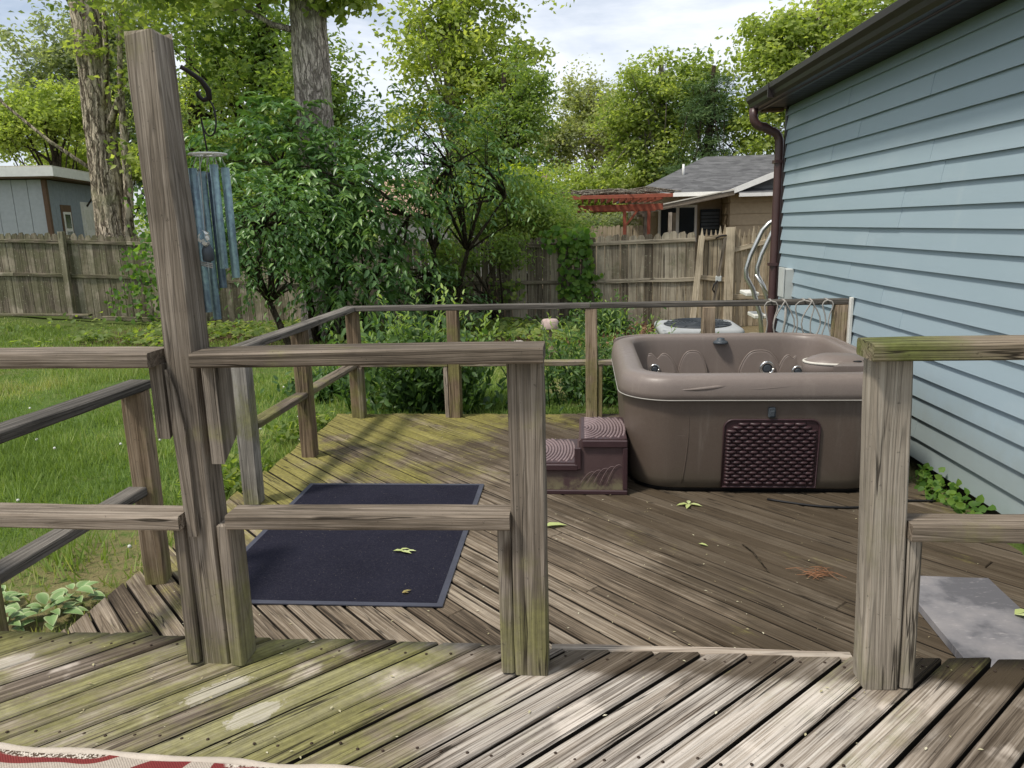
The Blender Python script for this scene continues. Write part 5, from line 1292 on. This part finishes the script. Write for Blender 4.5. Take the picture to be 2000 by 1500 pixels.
# second trunk, in front of the fence
T = thing("tall_tree", (-4.37, 12.5, -0.62), "tall straight tree with flaky grey bark rising from the dark glossy shrub", "tree")
trunk_mesh([(-4.55, 12.5, -0.62), (-4.47, 12.5, 1.0), (-4.40, 12.5, 2.6), (-4.37, 12.5, 4.8), (-4.36, 12.5, 9)], [0.36, 0.315, 0.295, 0.275, 0.2], "trunk", M_bark2, T, 56, 0.018, 16, 9)
lb = B(); lb.tube([(-4.6, 12.4, 4.35), (-4.9, 12.3, 4.42), (-5.2, 12.2, 4.60), (-5.7, 12.1, 4.65)], [0.055, 0.045, 0.03, 0.012], 7); lb.tube([(-4.3, 12.5, 5.6), (-3.6, 12.3, 6.2), (-2.6, 12.0, 6.4)], [0.1, 0.07, 0.03], 7); lb.tube([(-4.4, 12.5, 5.8), (-5.4, 12.3, 6.3), (-6.8, 12.0, 6.2)], [0.1, 0.07, 0.03], 7); lb.build("limbs", M_bark2, T)
foliage("crown", [(-4.4, 12.5, 8.0, 3.6, 3.0, 1.9, 6), (-5.6, 11.9, 5.15, 1.5, 0.7, 0.42, 3.2), (-3.75, 12.2, 4.95, 0.45, 0.4, 0.3, 0.8), (-3.0, 12.0, 5.35, 0.8, 0.4, 0.3, 1.0), (-7.2, 12.0, 5.3, 1.0, 0.5, 0.35, 1.2)], 240, 40, 0.36, 0.135, 0.095, M_l_oak, T, (-4.37, 12.5, -0.62), seed=33, rich=True)

# glossy drooping broadleaf shrubs (the big dark mass in the middle)
def laurel(name, base, ells, ntw, Lf, Wf, label, seed, stems, mat=M_l_laurel, tl=(0.35, 0.8), nl=11, sag=0.55, group=None):
    t = thing(name, base, label, "shrub", group); g = np.random.default_rng(seed)
    w = np.array([e[3] * e[5] for e in ells]); w = w / w.sum(); ci = g.choice(len(ells), ntw, p=w); E = np.array([e[:6] for e in ells])[ci]
    d = unit(g.normal(size=(ntw, 3)) + np.array([0, -0.25, 0.15])); r = g.random(ntw) ** 0.33
    roots = E[:, :3] + d * r[:, None] * E[:, 3:6]
    dirs = d * np.array([1, 1, 0.6]) + g.normal(size=(ntw, 3)) * 0.35 + np.array([0, 0, 0.15])
    P, D, N, L, Wd, lv = twigs(g, roots, dirs, g.uniform(tl[0], tl[1], ntw), nl, Lf, Wf, sag)
    v, tr, k = leaf_geo(P, D, N, L, Wd, 0.16, 0.18, rich=True)
    np_mesh("foliage", v, tr, mat, t, np.repeat(lv, k), off=base)
    b = B()
    for s in stems: b.tube(s[0], s[1], 7)
    ax = [s[0][len(s[0]) // 2] for s in stems] + [s[0][-1] for s in stems]
    branches(b, ax, roots, 50, 0.022, g)
    b.build("stems", M_bark3, t); return t

laurel("glossy_shrub", (-4.0, 11.6, -0.6), [(-4.9, 11.5, 2.0, 1.15, 0.7, 1.2), (-3.7, 11.4, 1.55, 1.0, 0.7, 1.0), (-5.0, 11.4, 1.15, 0.8, 0.6, 0.55), (-3.55, 11.3, 0.65, 0.8, 0.7, 0.65), (-3.0, 11.5, 1.45, 0.6, 0.6, 0.45), (-3.6, 11.7, 0.1, 0.7, 0.6, 0.45), (-4.6, 12.0, 2.75, 0.5, 0.4, 0.45)],
       720, 0.175, 0.07, "big dark glossy drooping shrub in front of the back fence", 5,
       [([(-4.4, 11.8, -0.6), (-4.5, 11.7, 0.6), (-4.7, 11.6, 2.2)], [0.07, 0.05, 0.02]), ([(-4.0, 11.9, -0.6), (-3.8, 11.7, 0.7), (-3.3, 11.5, 1.8)], [0.07, 0.05, 0.02]), ([(-3.7, 11.9, -0.6), (-3.5, 11.8, 0.2), (-2.7, 11.6, 1.4)], [0.06, 0.04, 0.02]),
        ([(-4.2, 11.9, -0.6), (-4.15, 11.9, 0.4), (-4.0, 11.8, 1.5)], [0.08, 0.06, 0.03])])
laurel("leaning_sapling", (-4.0, 9.9, -0.58), [(-4.35, 9.9, 1.05, 0.65, 0.5, 0.5), (-4.2, 9.8, 1.5, 0.7, 0.5, 0.4), (-4.75, 9.9, 0.9, 0.4, 0.4, 0.3)], 260, 0.11, 0.048, "dark leaning sapling in front of the glossy shrub", 8,
       [([(-4.05, 9.95, -0.58), (-4.15, 9.93, -0.25), (-4.32, 9.9, 0.25), (-4.45, 9.88, 0.7), (-4.30, 9.85, 1.3)], [0.055, 0.05, 0.042, 0.03, 0.015])])
laurel("hanging_branch_shrub", (-2.5, 12.9, -0.6), [(-2.1, 12.6, 2.35, 1.05, 0.5, 0.75), (-2.9, 12.6, 2.9, 0.9, 0.5, 0.55), (-1.5, 12.7, 1.75, 0.6, 0.4, 0.35), (-3.1, 12.7, 2.2, 0.7, 0.5, 0.5), (-2.5, 12.8, 1.3, 0.5, 0.4, 0.35)], 260, 0.14, 0.055, "arching long leaved shrub right of the grey flaky trunk", 12,
       [([(-2.6, 13.0, -0.6), (-2.6, 12.9, 0.8), (-2.2, 12.7, 2.2)], [0.06, 0.045, 0.02]), ([(-2.4, 13.0, -0.6), (-2.0, 12.9, 0.8), (-1.3, 12.8, 1.7)], [0.05, 0.035, 0.015])], tl=(0.45, 0.95))
laurel("low_shrub", (-2.6, 12.9, -0.6), [(-2.9, 12.8, 0.25, 0.55, 0.35, 0.45), (-2.2, 12.9, -0.1, 0.5, 0.3, 0.3)], 150, 0.12, 0.05, "low dark shrub under the arching long leaved shrub", 17,
       [([(-2.7, 12.95, -0.6), (-2.7, 12.9, -0.1), (-2.6, 12.8, 0.4)], [0.03, 0.02, 0.01])], tl=(0.25, 0.5), nl=9)
# overhanging feathery bushes on the fence, right of centre
def bush(name, base, ells, ncl, per, cr, Lf, Wf, lm, label, seed, group=None, cat="bush", **kw):
    t = thing(name, base, label, cat, group); cen = foliage("foliage", ells, ncl, per, cr, Lf, Wf, lm, t, base, seed=seed, **kw)
    b = B(); g = np.random.default_rng(seed); bb = Vector(base); branches(b, [tuple(bb), tuple(bb + Vector((.1, 0, .3))), tuple(bb + Vector((-.1, 0, .5)))], cen, 14, 0.025, g); b.build("stems", M_bark3, t); return t
bush("feathery_bush", (-1.0, 14.7, -0.6), [(-0.95, 14.5, 1.4, 0.9, 0.4, 0.40), (-1.9, 14.5, 1.35, 0.7, 0.4, 0.45), (-0.3, 14.3, 1.15, 0.4, 0.3, 0.22), (-1.4, 14.6, 1.9, 0.6, 0.5, 0.35)], 170, 55, 0.22, 0.085, 0.03, M_l_mid, "feathery green bush spilling over the fence top", 40, rich=True, droop=0.5)
bush("drooping_bush", (-1.6, 13.7, -0.6), [(-2.3, 13.5, 0.7, 0.6, 0.25, 0.28), (-2.6, 13.5, 0.2, 0.4, 0.25, 0.3), (-1.35, 13.65, 0.75, 0.3, 0.15, 0.25)], 62, 50, 0.24, 0.10, 0.034, M_l_mid, "drooping fern like bush hanging on the fence face", 41, rich=True, droop=0.6)
bush("yellow_bush", (-1.0, 18.5, -0.6), [(-1.75, 18.5, 2.2, 0.95, 0.6, 0.34), (-1.2, 18.4, 1.9, 0.4, 0.5, 0.3)], 90, 50, 0.28, 0.10, 0.06, M_l_yell, "bright yellow green bush left of the red pergola", 42)
bush("dark_bush", (-1.6, 17.5, -0.6), [(-1.7, 17.5, 1.5, 1.5, 0.7, 0.75), (-0.9, 17.0, 1.0, 0.7, 0.6, 0.9)], 170, 55, 0.35, 0.11, 0.05, M_l_mid, "mid green bush behind the fence under the yellow bush", 43)
bush("low_evergreen", (0.6, 24.5, -0.6), [(0.2, 24.2, 0.95, 0.9, 0.5, 0.5), (1.0, 24.0, 1.1, 0.6, 0.5, 0.4)], 110, 50, 0.3, 0.15, 0.03, M_l_grey, "low grey green evergreen beneath the red pergola", 44)

# background trees
G = "trees beyond the back fence"
tree("light_tree", (-4.2, 26, -0.6), (-4.6, 26, 9.5), 0.34, [(-4.3, 26, 7.0, 2.1, 2.0, 2.3), (-2.8, 26, 5.6, 1.5, 1.5, 1.9), (-5.7, 26, 4.9, 1.0, 1.0, 0.9), (-3.5, 26, 9.3, 2.0, 1.8, 1.3), (-3.2, 25.5, 3.7, 1.3, 1.0, 1.0)], 330, 48, 0.55, 0.19, 0.115, M_l_far, M_bark4, "tall light green tree with a pale trunk right of the grey flaky trunk", 50, 40, 0.07, G)
tree("leafy_tree", (-2.0, 20, -0.6), (-2.0, 20, 5), 0.16, [(-1.9, 20, 3.6, 1.1, 0.9, 1.2), (-2.4, 19.8, 2.5, 1.2, 0.9, 0.8), (-1.4, 20, 4.7, 0.6, 0.6, 0.8), (-2.1, 19.4, 1.5, 1.3, 0.5, 0.6), (-3.4, 19.4, 2.0, 0.9, 0.5, 0.7)], 270, 50, 0.36, 0.12, 0.065, M_l_mid, M_bark3, "darker fine leaved tree in front of the tall light green tree", 51, 30, 0.04, G)
tree("thin_tree", (0.9, 46, -0.6), (0.3, 46, 9.0), 0.17, [(0.2, 46, 7.6, 1.6, 1.2, 2.0), (1.0, 46, 5.5, 1.3, 1.0, 1.2)], 170, 40, 0.6, 0.22, 0.13, M_l_pale, M_bark4, "thin pale far tree with a bare lower trunk left of the oak", 52, 24, 0.05, G)
tree("thin_tree", (2.1, 44, -0.6), (1.8, 44, 7.5), 0.15, [(2.0, 44, 6.5, 1.2, 1.0, 1.9), (-1.6, 44, 5.8, 1.6, 1.0, 2.2)], 190, 40, 0.6, 0.22, 0.13, M_l_pale, M_bark4, "second thin pale far tree nearer the oak", 53, 24, 0.05, G)
tree("far_bush_tree", (-0.4, 40, -0.6), (-0.4, 40, 3.5), 0.2, [(-0.6, 40, 2.6, 2.2, 1.5, 1.8), (1.8, 40, 2.4, 1.9, 1.4, 1.7), (3.2, 39, 1.9, 1.3, 1.2, 1.3)], 280, 50, 0.62, 0.20, 0.12, M_l_far, M_bark4, "low light green tree above the red pergola", 54, 20, 0.05, G)
tree("oak_tree", (3.2, 33, -0.6), (3.2, 33, 7.5), 0.28, [(3.0, 33, 6.4, 1.7, 1.4, 1.7), (1.7, 33, 5.2, 1.1, 1.1, 1.5), (4.6, 33, 6.3, 1.2, 1.2, 1.6), (2.2, 33, 3.4, 1.2, 1.2, 1.4), (3.6, 32.5, 4.2, 1.3, 1.0, 1.3)], 330, 50, 0.50, 0.19, 0.115, M_l_oak, M_bark4, "mid green oak behind the tan house with open sky through its crown", 55, 45, 0.07, G)
tree("pine_tree", (5.0, 31, -0.6), (5.0, 31, 7.0), 0.22, [(5.0, 31, 5.4, 1.1, 0.9, 1.5), (4.6, 31, 3.3, 1.4, 1.0, 1.0), (5.3, 31, 2.6, 1.3, 1.0, 0.9), (3.7, 30.6, 2.3, 0.9, 0.8, 0.7)], 260, 80, 0.45, 0.20, 0.022, M_l_dark, M_bark3, "dark green pine just behind the tan house roof", 56, 40, 0.05, G, flat=0.4)
tree("maple_tree", (9.0, 31, -0.6), (8.8, 31, 9.5), 0.34, [(8.2, 31, 7.0, 2.4, 1.8, 2.3), (6.7, 31, 4.7, 1.3, 1.3, 1.9), (10.6, 31, 8.0, 2.4, 1.8, 2.0), (9.2, 31, 4.2, 2.0, 1.6, 1.8), (7.0, 30.5, 7.9, 1.2, 1.1, 1.2)], 420, 50, 0.55, 0.20, 0.13, M_l_far, M_bark4, "light green maple rising behind the dark eave of the blue house", 57, 40, 0.07, G)
# left background
tree("dense_tree", (-7.6, 18.5, -0.6), (-7.6, 18.5, 7), 0.25, [(-7.6, 18.3, 4.2, 1.7, 1.0, 2.2), (-8.4, 18.3, 2.2, 1.1, 0.8, 1.5), (-7.0, 18, 4.9, 0.9, 0.9, 1.2), (-6.6, 18.2, 2.4, 1.3, 0.8, 1.4), (-8.6, 18.5, 6.2, 1.4, 0.9, 1.0)], 300, 50, 0.5, 0.16, 0.075, M_l_mid, M_bark3, "dense dark leaved tree right behind the tall post", 58, 50, 0.07, G)
tree("dense_tree", (-5.6, 16.5, -0.6), (-5.6, 16.5, 6), 0.2, [(-5.6, 16.3, 3.2, 1.3, 0.8, 1.7), (-6.3, 16.2, 1.6, 1.2, 0.7, 1.2), (-5.7, 16.2, 4.4, 0.7, 0.7, 0.9)], 190, 60, 0.42, 0.14, 0.065, M_l_mid, M_bark3, "dark leaved tree directly left of the grey flaky trunk", 59, 40, 0.05, G)
tree("grey_green_tree", (-17.0, 27, -0.5), (-17.0, 27, 9), 0.3, [(-17.5, 27, 7.2, 2.4, 1.6, 2.2), (-15.0, 27, 5.6, 1.6, 1.2, 1.5), (-19.5, 27, 6.0, 1.8, 1.4, 2.6), (-16.0, 27, 8.6, 1.6, 1.2, 1.2)], 300, 55, 0.6, 0.19, 0.10, M_l_grey, M_bark4, "grey green tree above the grey shed with sky showing through", 60, 45, 0.06, G)
tree("yellow_green_tree", (-16.2, 22.5, -0.5), (-16.2, 22.5, 5), 0.18, [(-15.9, 22.5, 4.9, 1.7, 1.0, 0.9), (-17.5, 22.5, 4.6, 1.3, 1.0, 1.0)], 170, 55, 0.5, 0.15, 0.085, M_l_far, M_bark3, "bright yellow green tree at the far left above the shed", 61, 25, 0.05, G)
tree("dogwood_tree", (-16.6, 25, -0.5), (-16.6, 25, 4), 0.15, [(-17.0, 25, 3.75, 1.8, 1.0, 0.55), (-14.8, 25, 3.4, 1.0, 0.8, 0.4)], 170, 50, 0.45, 0.14, 0.08, M_l_far, M_bark3, "low light green dogwood with layered leaves over the shed roof", 62, 20, 0.04, G, flat=0.3)
tree("dark_far_tree", (-17.5, 33, -0.5), (-17.5, 33, 7), 0.3, [(-17.0, 33, 4.2, 3.0, 1.5, 2.8), (-20, 33, 6, 2.5, 1.5, 3), (-13.5, 33, 4.5, 2.2, 1.5, 2.6)], 330, 50, 0.75, 0.24, 0.13, M_l_dark, M_bark3, "dark far tree filling the gap behind the shed", 63, 20, 0.06, G)
tree("dense_tree", (-12.5, 24, -0.5), (-12.3, 24, 8), 0.22, [(-12.0, 24, 4.6, 1.4, 1.0, 2.0), (-10.8, 23.5, 2.6, 1.1, 0.9, 1.4), (-11.0, 23.8, 6.4, 1.3, 1.0, 1.3)], 230, 50, 0.5, 0.16, 0.08, M_l_oak, M_bark3, "mid green tree filling the space right of the furrowed trunk", 64, 40, 0.05, G)
# woods far beyond
fo = foliage("far_woods", [(x, 60 + (x % 7), 1.8, 5, 2, 3.6 + 1.2 * math.sin(x * 1.7)) for x in range(-52, 40, 5)], 700, 40, 1.3, 0.42, 0.25, M_l_oak, None, (0, 0, 0), seed=70)
o = bpy.data.objects["far_woods"]; tag(o, "far green woods closing the view behind the houses", "woods", None, 'stuff')

# shrubs just behind the far railing
def stem_shrub(name, base, n, h, spread, Lf, Wf, label, seed, lower=True):
    t = thing(name, base, label, "shrub"); g = np.random.default_rng(seed); x0, y0, z0 = base
    roots = np.stack([g.normal(x0, spread * .35, n), g.normal(y0, spread * .22, n), np.full(n, z0)], 1)
    hh = h * g.uniform(0.45, 1.05, n) * (1 - 0.25 * np.abs(roots[:, 0] - x0) / spread)
    dirs = np.stack([(roots[:, 0] - x0) * 0.7 + g.normal(0, .14, n), (roots[:, 1] - y0) * .5 + g.normal(0, .14, n), np.ones(n)], 1)
    P, D, N, L, Wd, lv = twigs(g, roots, dirs, hh, 22, Lf, Wf, 0.05)
    zrel = (P[:, 2] - z0) / h; lv = np.clip(lv * 0.60 + 0.75 * np.clip(zrel - 0.22, 0, 1), 0, 1)      # new growth at the tips is paler
    D[:, 2] += 0.55; D += g.normal(size=D.shape) * 0.25
    nl = 1300; q = g.normal(size=(nl, 3)) * np.array([spread * .42, spread * .28, h * .2]) + np.array([x0, y0, z0 + h * .32])
    D2 = g.normal(size=(nl, 3)); D2[:, 2] -= 0.2; D2[:, 1] -= 0.3; N2 = g.normal(size=(nl, 3)) * .5; N2[:, 2] += 1; N2[:, 1] -= 0.4
    P = np.concatenate([P, q]); D = np.concatenate([D, D2]); N = np.concatenate([N, N2]); s = g.uniform(0.8, 1.3, nl); L = np.concatenate([L, Lf * s]); Wd = np.concatenate([Wd, Wf * 1.25 * s]); lv = np.concatenate([lv, g.random(nl) * .4])
    k = ~((P[:, 1] < 6.06) & (P[:, 0] > -2.1)); P, D, N, L, Wd, lv = P[k], D[k], N[k], L[k], Wd[k], lv[k]
    v, tr, kk = leaf_geo(P, D, N, L, Wd, 0.14, 0.15, rich=True); np_mesh("foliage", v, tr, M_l_shrub, t, np.repeat(lv, kk), off=base)
    b = B()
    for i in range(0, n, 2):
        e = Vector(roots[i]) + Vector(dirs[i]).normalized() * hh[i]; b.tube([roots[i], Vector(roots[i]).lerp(e, .5), e], [0.006, 0.005, 0.002], 5)
    b.build("stems", M_l_shrub, t)
stem_shrub("leafy_shrub", (-1.50, 6.62, -0.45), 130, 1.17, 0.72, 0.105, 0.038, "leafy shrub with pale tips pressing against the railing corner left of centre", 80)
stem_shrub("leafy_shrub", (0.12, 6.85, -0.48), 120, 1.02, 0.85, 0.075, 0.024, "narrow leaved bush behind the far railing beside the hot tub", 81)
stem_shrub("leafy_shrub", (-2.55, 7.1, -0.45), 30, 0.42, 0.45, 0.08, 0.035, "small sprawling plant on the lawn outside the far left railing", 82)
stem_shrub("leafy_shrub", (0.30, 11.8, -0.6), 40, 0.75, 0.5, 0.09, 0.03, "pale weedy shrub at the foot of the vine covered fence post", 83)

# vine on the fence post and creeper on the left fence
def creeper(name, boxes, n, Lf, label, seed, mat=M_l_vine, face=(0, -1, 0.25)):
    g = np.random.default_rng(seed); Ps = []
    for (x0, x1, y0, y1, z0, z1, w) in boxes:
        k = int(n * w); Ps.append(np.stack([g.uniform(x0, x1, k), g.uniform(y0, y1, k), z0 + (z1 - z0) * g.random(k)], 1))
    P = np.concatenate(Ps); k = len(P); D = g.normal(size=(k, 3)); D[:, 2] -= 0.7; N = g.normal(size=(k, 3)) * .4 + np.array(face); s = g.uniform(.7, 1.3, k)
    v, t, q = leaf_geo(P, D, N, Lf * s, Lf * .85 * s, 0.12, 0.1, rich=True)
    o = np_mesh(name, v, t, mat, None, np.repeat(g.random(k), q)); tag(o, label, "climber"); return o
creeper("vine", [(-0.45, 0.15, 13.70, 13.85, -0.05, 1.05, .55), (-0.75, 0.1, 13.6, 13.9, 0.75, 1.15, .25), (0.0, 0.32, 13.7, 13.85, -0.3, 0.3, .12), (-0.3, 0.3, 13.6, 13.8, -0.5, 0, .08)], 420, 0.115, "green heart leaved vine covering the fence post below the pergola", 90)
creeper("creeper", [(-8.9, -7.6, 13.6, 14.2, 0.1, 1.0, .45), (-8.6, -7.6, 13.5, 14.2, 0.9, 2.1, .3), (-9.4, -7.8, 13.6, 14.2, -0.4, 0.2, .25)], 620, 0.105, "leafy creeper climbing the left fence next to the tall post", 91)
creeper("creeper", [(-1.75, -1.1, 13.7, 13.95, -0.25, 0.25, 1)], 90, 0.09, "small dark creeper patch low on the fence behind the far railing", 92, M_l_mid)

# ground cover at the foot of the fence
def cover():
    g = np.random.default_rng(95); n = 11000
    x = g.uniform(-11, 1.6, n); y = g.uniform(9.3, 13.9, n); cl = np.array([mnoise.noise((a * 0.8, b * 0.8, 4)) for a, b in zip(x, y)])
    k = (cl + (y - 11.6) * 0.16 > 0.02) & ~((x < -8.4 + 0.3 * np.sin(y * 3)) & (g.random(n) < 0.93)) & (x > -0.86 * y - 1) & ~((x > 0.6) & (y > 11)); x, y, cl = x[k], y[k], cl[k]; n = len(x)
    h = 0.05 + 0.20 * g.random(n) * (0.5 + np.clip(cl, 0, 1))
    P = np.stack([x, y, zg(x, y) + h], 1); D = g.normal(size=(n, 3)); D[:, 2] *= .4; N = g.normal(size=(n, 3)) * .35; N[:, 2] += 1; N[:, 1] -= .3; s = g.uniform(.6, 1.4, n)
    v, t, q = leaf_geo(P, D, N, 0.11 * s, 0.07 * s, 0.12, 0.12, rich=True)
    tag(np_mesh("ground_cover", v, t, M_l_cover, None, np.repeat(np.clip(0.5 + cl * .5 + g.normal(0, .2, n), 0, 1), q)), "low leafy ground cover along the foot of the back fence", "ground cover", None, 'stuff')
    n = 2600; x = g.normal(1.0, 0.75, n); y = g.normal(11.9, 0.7, n); k = x < 1.85; x, y = x[k], y[k]; n = len(x)
    P = np.stack([x, y, zg(x, y) + 0.01 + 0.16 * g.random(n) * np.exp(-((x - 1.0) ** 2 + (y - 12.0) ** 2))], 1); D = g.normal(size=(n, 3)); D[:, 2] *= .5; N = g.normal(size=(n, 3)); N[:, 2] += .8; s = g.uniform(.6, 1.5, n)
    v, t, q = leaf_geo(P, D, N, 0.09 * s, 0.035 * s); tag(np_mesh("leaf_litter", v, t, M_dry, None, np.repeat(g.random(n), q)), "brown dry leaf litter heaped on the ground before the gate", "leaf litter", None, 'stuff')
    # weeds at the lower deck edge
    n = 900; x = g.normal(-2.28, 0.10, n); y = g.uniform(4.0, 6.0, n); k = (x < -2.14) & (np.array([mnoise.noise((1, b * 1.5, 4)) for b in y]) > -0.15); x, y = x[k], y[k]; n = len(x)
    P = np.stack([x, y, zg(x, y) + 0.02 + 0.11 * g.random(n)], 1); D = g.normal(size=(n, 3)); N = g.normal(size=(n, 3)) * .4; N[:, 2] += 1; s = g.uniform(.6, 1.3, n)
    v, t, q = leaf_geo(P, D, N, 0.07 * s, 0.035 * s, rich=True); tag(np_mesh("edge_weeds", v, t, M_l_cover, None, np.repeat(g.random(n), q)), "bright weeds growing along the left edge of the lower deck", "weeds", None, 'stuff')
cover()

# hostas at the lower left, ivy under the siding, leaves and needles on the deck
def hosta_mat():
    m = NT("variegated_hosta_leaf"); at = m.n("ShaderNodeAttribute", attribute_name="lv").outputs['Fac']
    c = m.ramp(at, [(0.0, (0.14, 0.24, 0.08)), (0.72, (0.20, 0.30, 0.11)), (0.84, (0.30, 0.37, 0.17)), (1.0, (0.38, 0.44, 0.24))])
    m.surf(c, 0.5, spec=0.3); return m.m
M_hosta = hosta_mat()
def hosta(base, n, seed, label):
    t = thing("hosta", base, label, "plant", None); g = random.Random(seed); V_, F_, A_ = [], [], []
    for i in range(n):
        a = 2.4 * i + g.uniform(-.3, .3); R = 0.02 + 0.12 * (i / n) ** .6; L = g.uniform(0.062, 0.10); Wd = L * 0.56; el = R_(g.uniform(10, 55)) * (1 - i / n * .6)
        o = Vector((math.cos(a) * R * .5, math.sin(a) * R * .5, 0.015 + 0.055 * (1 - i / n))); d = Vector((math.cos(a) * math.cos(el), math.sin(a) * math.cos(el), math.sin(el))); s = Vector((-math.sin(a), math.cos(a), 0)); nn = s.cross(d) * -1
        k = len(V_); nu, nv = 9, 5
        for u in range(nu):
            uu = u / (nu - 1); w = Wd * 0.5 * (math.sin(math.pi * min(1, uu ** 0.75)) ** 0.8 if 0 < uu < 1 else 0.02)
            for v in range(nv):
                vv = -1 + 2 * v / (nv - 1); p = o + d * (L * uu) + s * (w * vv) + Vector((0, 0, 1)) * (-0.35 * L * uu ** 2 + abs(vv) * w * .35)
                V_.append(tuple(p)); A_.append(1.0 if abs(vv) > .9 or uu > 0.97 else (0.55 if abs(vv) > .4 else 0.2))
        for u in range(nu - 1):
            for v in range(nv - 1): q = k + u * nv + v; F_.append((q, q + 1, q + nv + 1, q + nv))
    np_mesh("leaves", np.array(V_), np.array(F_), M_hosta, t, np.array(A_), True)
for i, (x, y, n, l) in enumerate(((-2.30, 2.72, 20, "variegated hosta with white edged leaves nearest the deck corner at lower left"), (-2.46, 2.62, 22, "middle white edged hosta of the clump beside the upper deck"), (-2.60, 2.78, 20, "leftmost white edged hosta of the clump by the deck, cut by the photo edge"), (-2.28, 2.86, 14, "small white edged hosta set furthest back in the clump, nearest the stout railing post"))):
    hosta((x, y, float(zg(x, y)) + 0.01), n, 5 + i, l)

def ivy():
    g = np.random.default_rng(7); n = 170; u = g.random(n)
    x = 1.945 + 0.12 * g.random(n); y = 3.72 + 0.72 * u; z = -0.40 + 0.17 * g.random(n)
    k_ = g.random(n) < .25; x = np.where(k_, x - 0.07 * g.random(n), x); z = np.where(k_, np.maximum(z, -0.31), z)
    P = np.stack([x, y, z], 1); D = g.normal(size=(n, 3)); D[:, 2] -= .2; D[:, 0] -= .4; N = g.normal(size=(n, 3)) * .4 + np.array([-0.6, -0.5, 0.7]); s = g.uniform(.7, 1.2, n)
    v, t, q = leaf_geo(P, D, N, 0.046 * s, 0.040 * s, 0.12, 0.1, rich=True)
    tag(np_mesh("ivy", v, t, M_l_vine, None, np.repeat(g.random(n), q)), "ivy growing from the dark gap under the blue siding", "ivy")
ivy()

M_fl = leafmat("fallen_leaf_pale", (0.38, 0.44, 0.16), (0.45, 0.50, 0.20), (0.5, 0.55, 0.28), 0.6, 0.1)
def fallen(name, x, y, z, specs, label, mat=M_fl):
    P = np.array([(x + dx, y + dy, z + 0.006) for dx, dy, _, _ in specs]); a = np.array([s[2] for s in specs]); L = np.array([s[3] for s in specs])
    D = np.stack([np.cos(a), np.sin(a), 0 * a + 0.10], 1); N = np.tile([0, 0.05, 1.0], (len(specs), 1))
    v, t, q = leaf_geo(P, D, N, L, L * 0.42, 0.16, 0.12, rich=True); c = v.mean(0)
    o = np_mesh(name, v, t, mat, None, np.repeat(np.linspace(.2, .9, len(specs)), q), off=(x, y, z)); o.location = (x, y, z); tag(o, label, "leaf")
fallen("fallen_leaf", 0.576, 3.975, -0.33, [(0, 0, 3.4, 0.075), (0, 0, 4.4, 0.07), (0, 0, 5.9, 0.075), (0, 0, 1.5, 0.06)], "pale green leaf cluster on the deck before the tub front")
fallen("fallen_leaf", -0.22, 3.63, -0.33, [(0, 0, 0.25, 0.13)], "single pale green leaf right of the railing end post")
fallen("fallen_leaf", -0.93, 3.285, -0.319, [(0, 0, 0.0, 0.06), (0.03, 0.01, 0.4, 0.05), (0.04, -0.005, -0.3, 0.06), (0.065, 0.0, 0.1, 0.05)], "lobed pale green leaf lying on the black mat")
fallen("fallen_leaf", 1.64, 2.77, -0.296, [(0, 0, 0.5, 0.08), (0.0, 0, -0.4, 0.07)], "green leaf on the edge of the grey board")
fallen("fallen_leaf", 0.55, 3.45, -0.33, [(0, 0, -0.5, 0.05)], "tiny green leaf in the middle of the lower deck")
fallen("fallen_leaf", -0.785, 2.87, -0.319, [(0, 0, 0.7, 0.045), (0, 0, 0.2, .03)], "yellow curled leaf near the front edge of the black mat", leafmat("fallen_leaf_yellow", (0.5, .42, .15), (.55, .46, .2), (.6, .5, .3)))
nd = B(); g_ = random.Random(5)
for i in range(34):
    a = g_.gauss(0.1, 0.5); x, y = 1.02 + g_.gauss(0, .035), 3.14 + g_.gauss(0, .02); L = g_.uniform(.02, .055); nd.tube([(x - L * math.cos(a), y - L * math.sin(a), -0.322 + g_.uniform(0, .012)), (x, y, -0.318 + g_.uniform(0, .014)), (x + L * math.cos(a), y + L * math.sin(a), -0.324 + g_.uniform(0, .008))], 0.0014, 3)
tag(nd.build("pine_needles", plain("orange_dead_needles", (0.25, 0.12, 0.06), 0.8)), "small bunch of orange dead pine needles on the lower deck", "needles")
tw = B(); tw.tube([(0.76, 3.45, -0.325), (0.79, 3.36, -0.322), (0.80, 3.28, -0.323), (0.815, 3.16, -0.324)], [0.003, 0.004, 0.004, 0.002], 5); tag(tw.build("twig", M_bark3), "dark crooked twig on the lower deck near the orange needles", "twig")
dbx = np.random.default_rng(3); n = 900
x = dbx.uniform(-1.9, 1.9, n); y = dbx.uniform(1.2, 5.9, n); z = np.where(y < 1.97, 0.003, -0.327); k = ~((x > 0.15) & (y > 4.0)); x, y, z = x[k], y[k], z[k]; n = len(x)
P = np.stack([x, y, z], 1); D = dbx.normal(size=(n, 3)); D[:, 2] = 0.05; N = np.tile([0, 0, 1.0], (n, 1)); s = dbx.uniform(.3, 1.3, n)
v, t, q = leaf_geo(P, D, N, 0.012 * s, 0.0055 * s); tag(np_mesh("seed_litter", v, t, leafmat("pale_litter", (.25, .2, .12), (.42, .38, .22), (.6, .56, .42), .8, .05), None, np.repeat(dbx.random(n), q)), "small pale seeds and bits scattered over the deck boards", "litter", None, 'stuff')
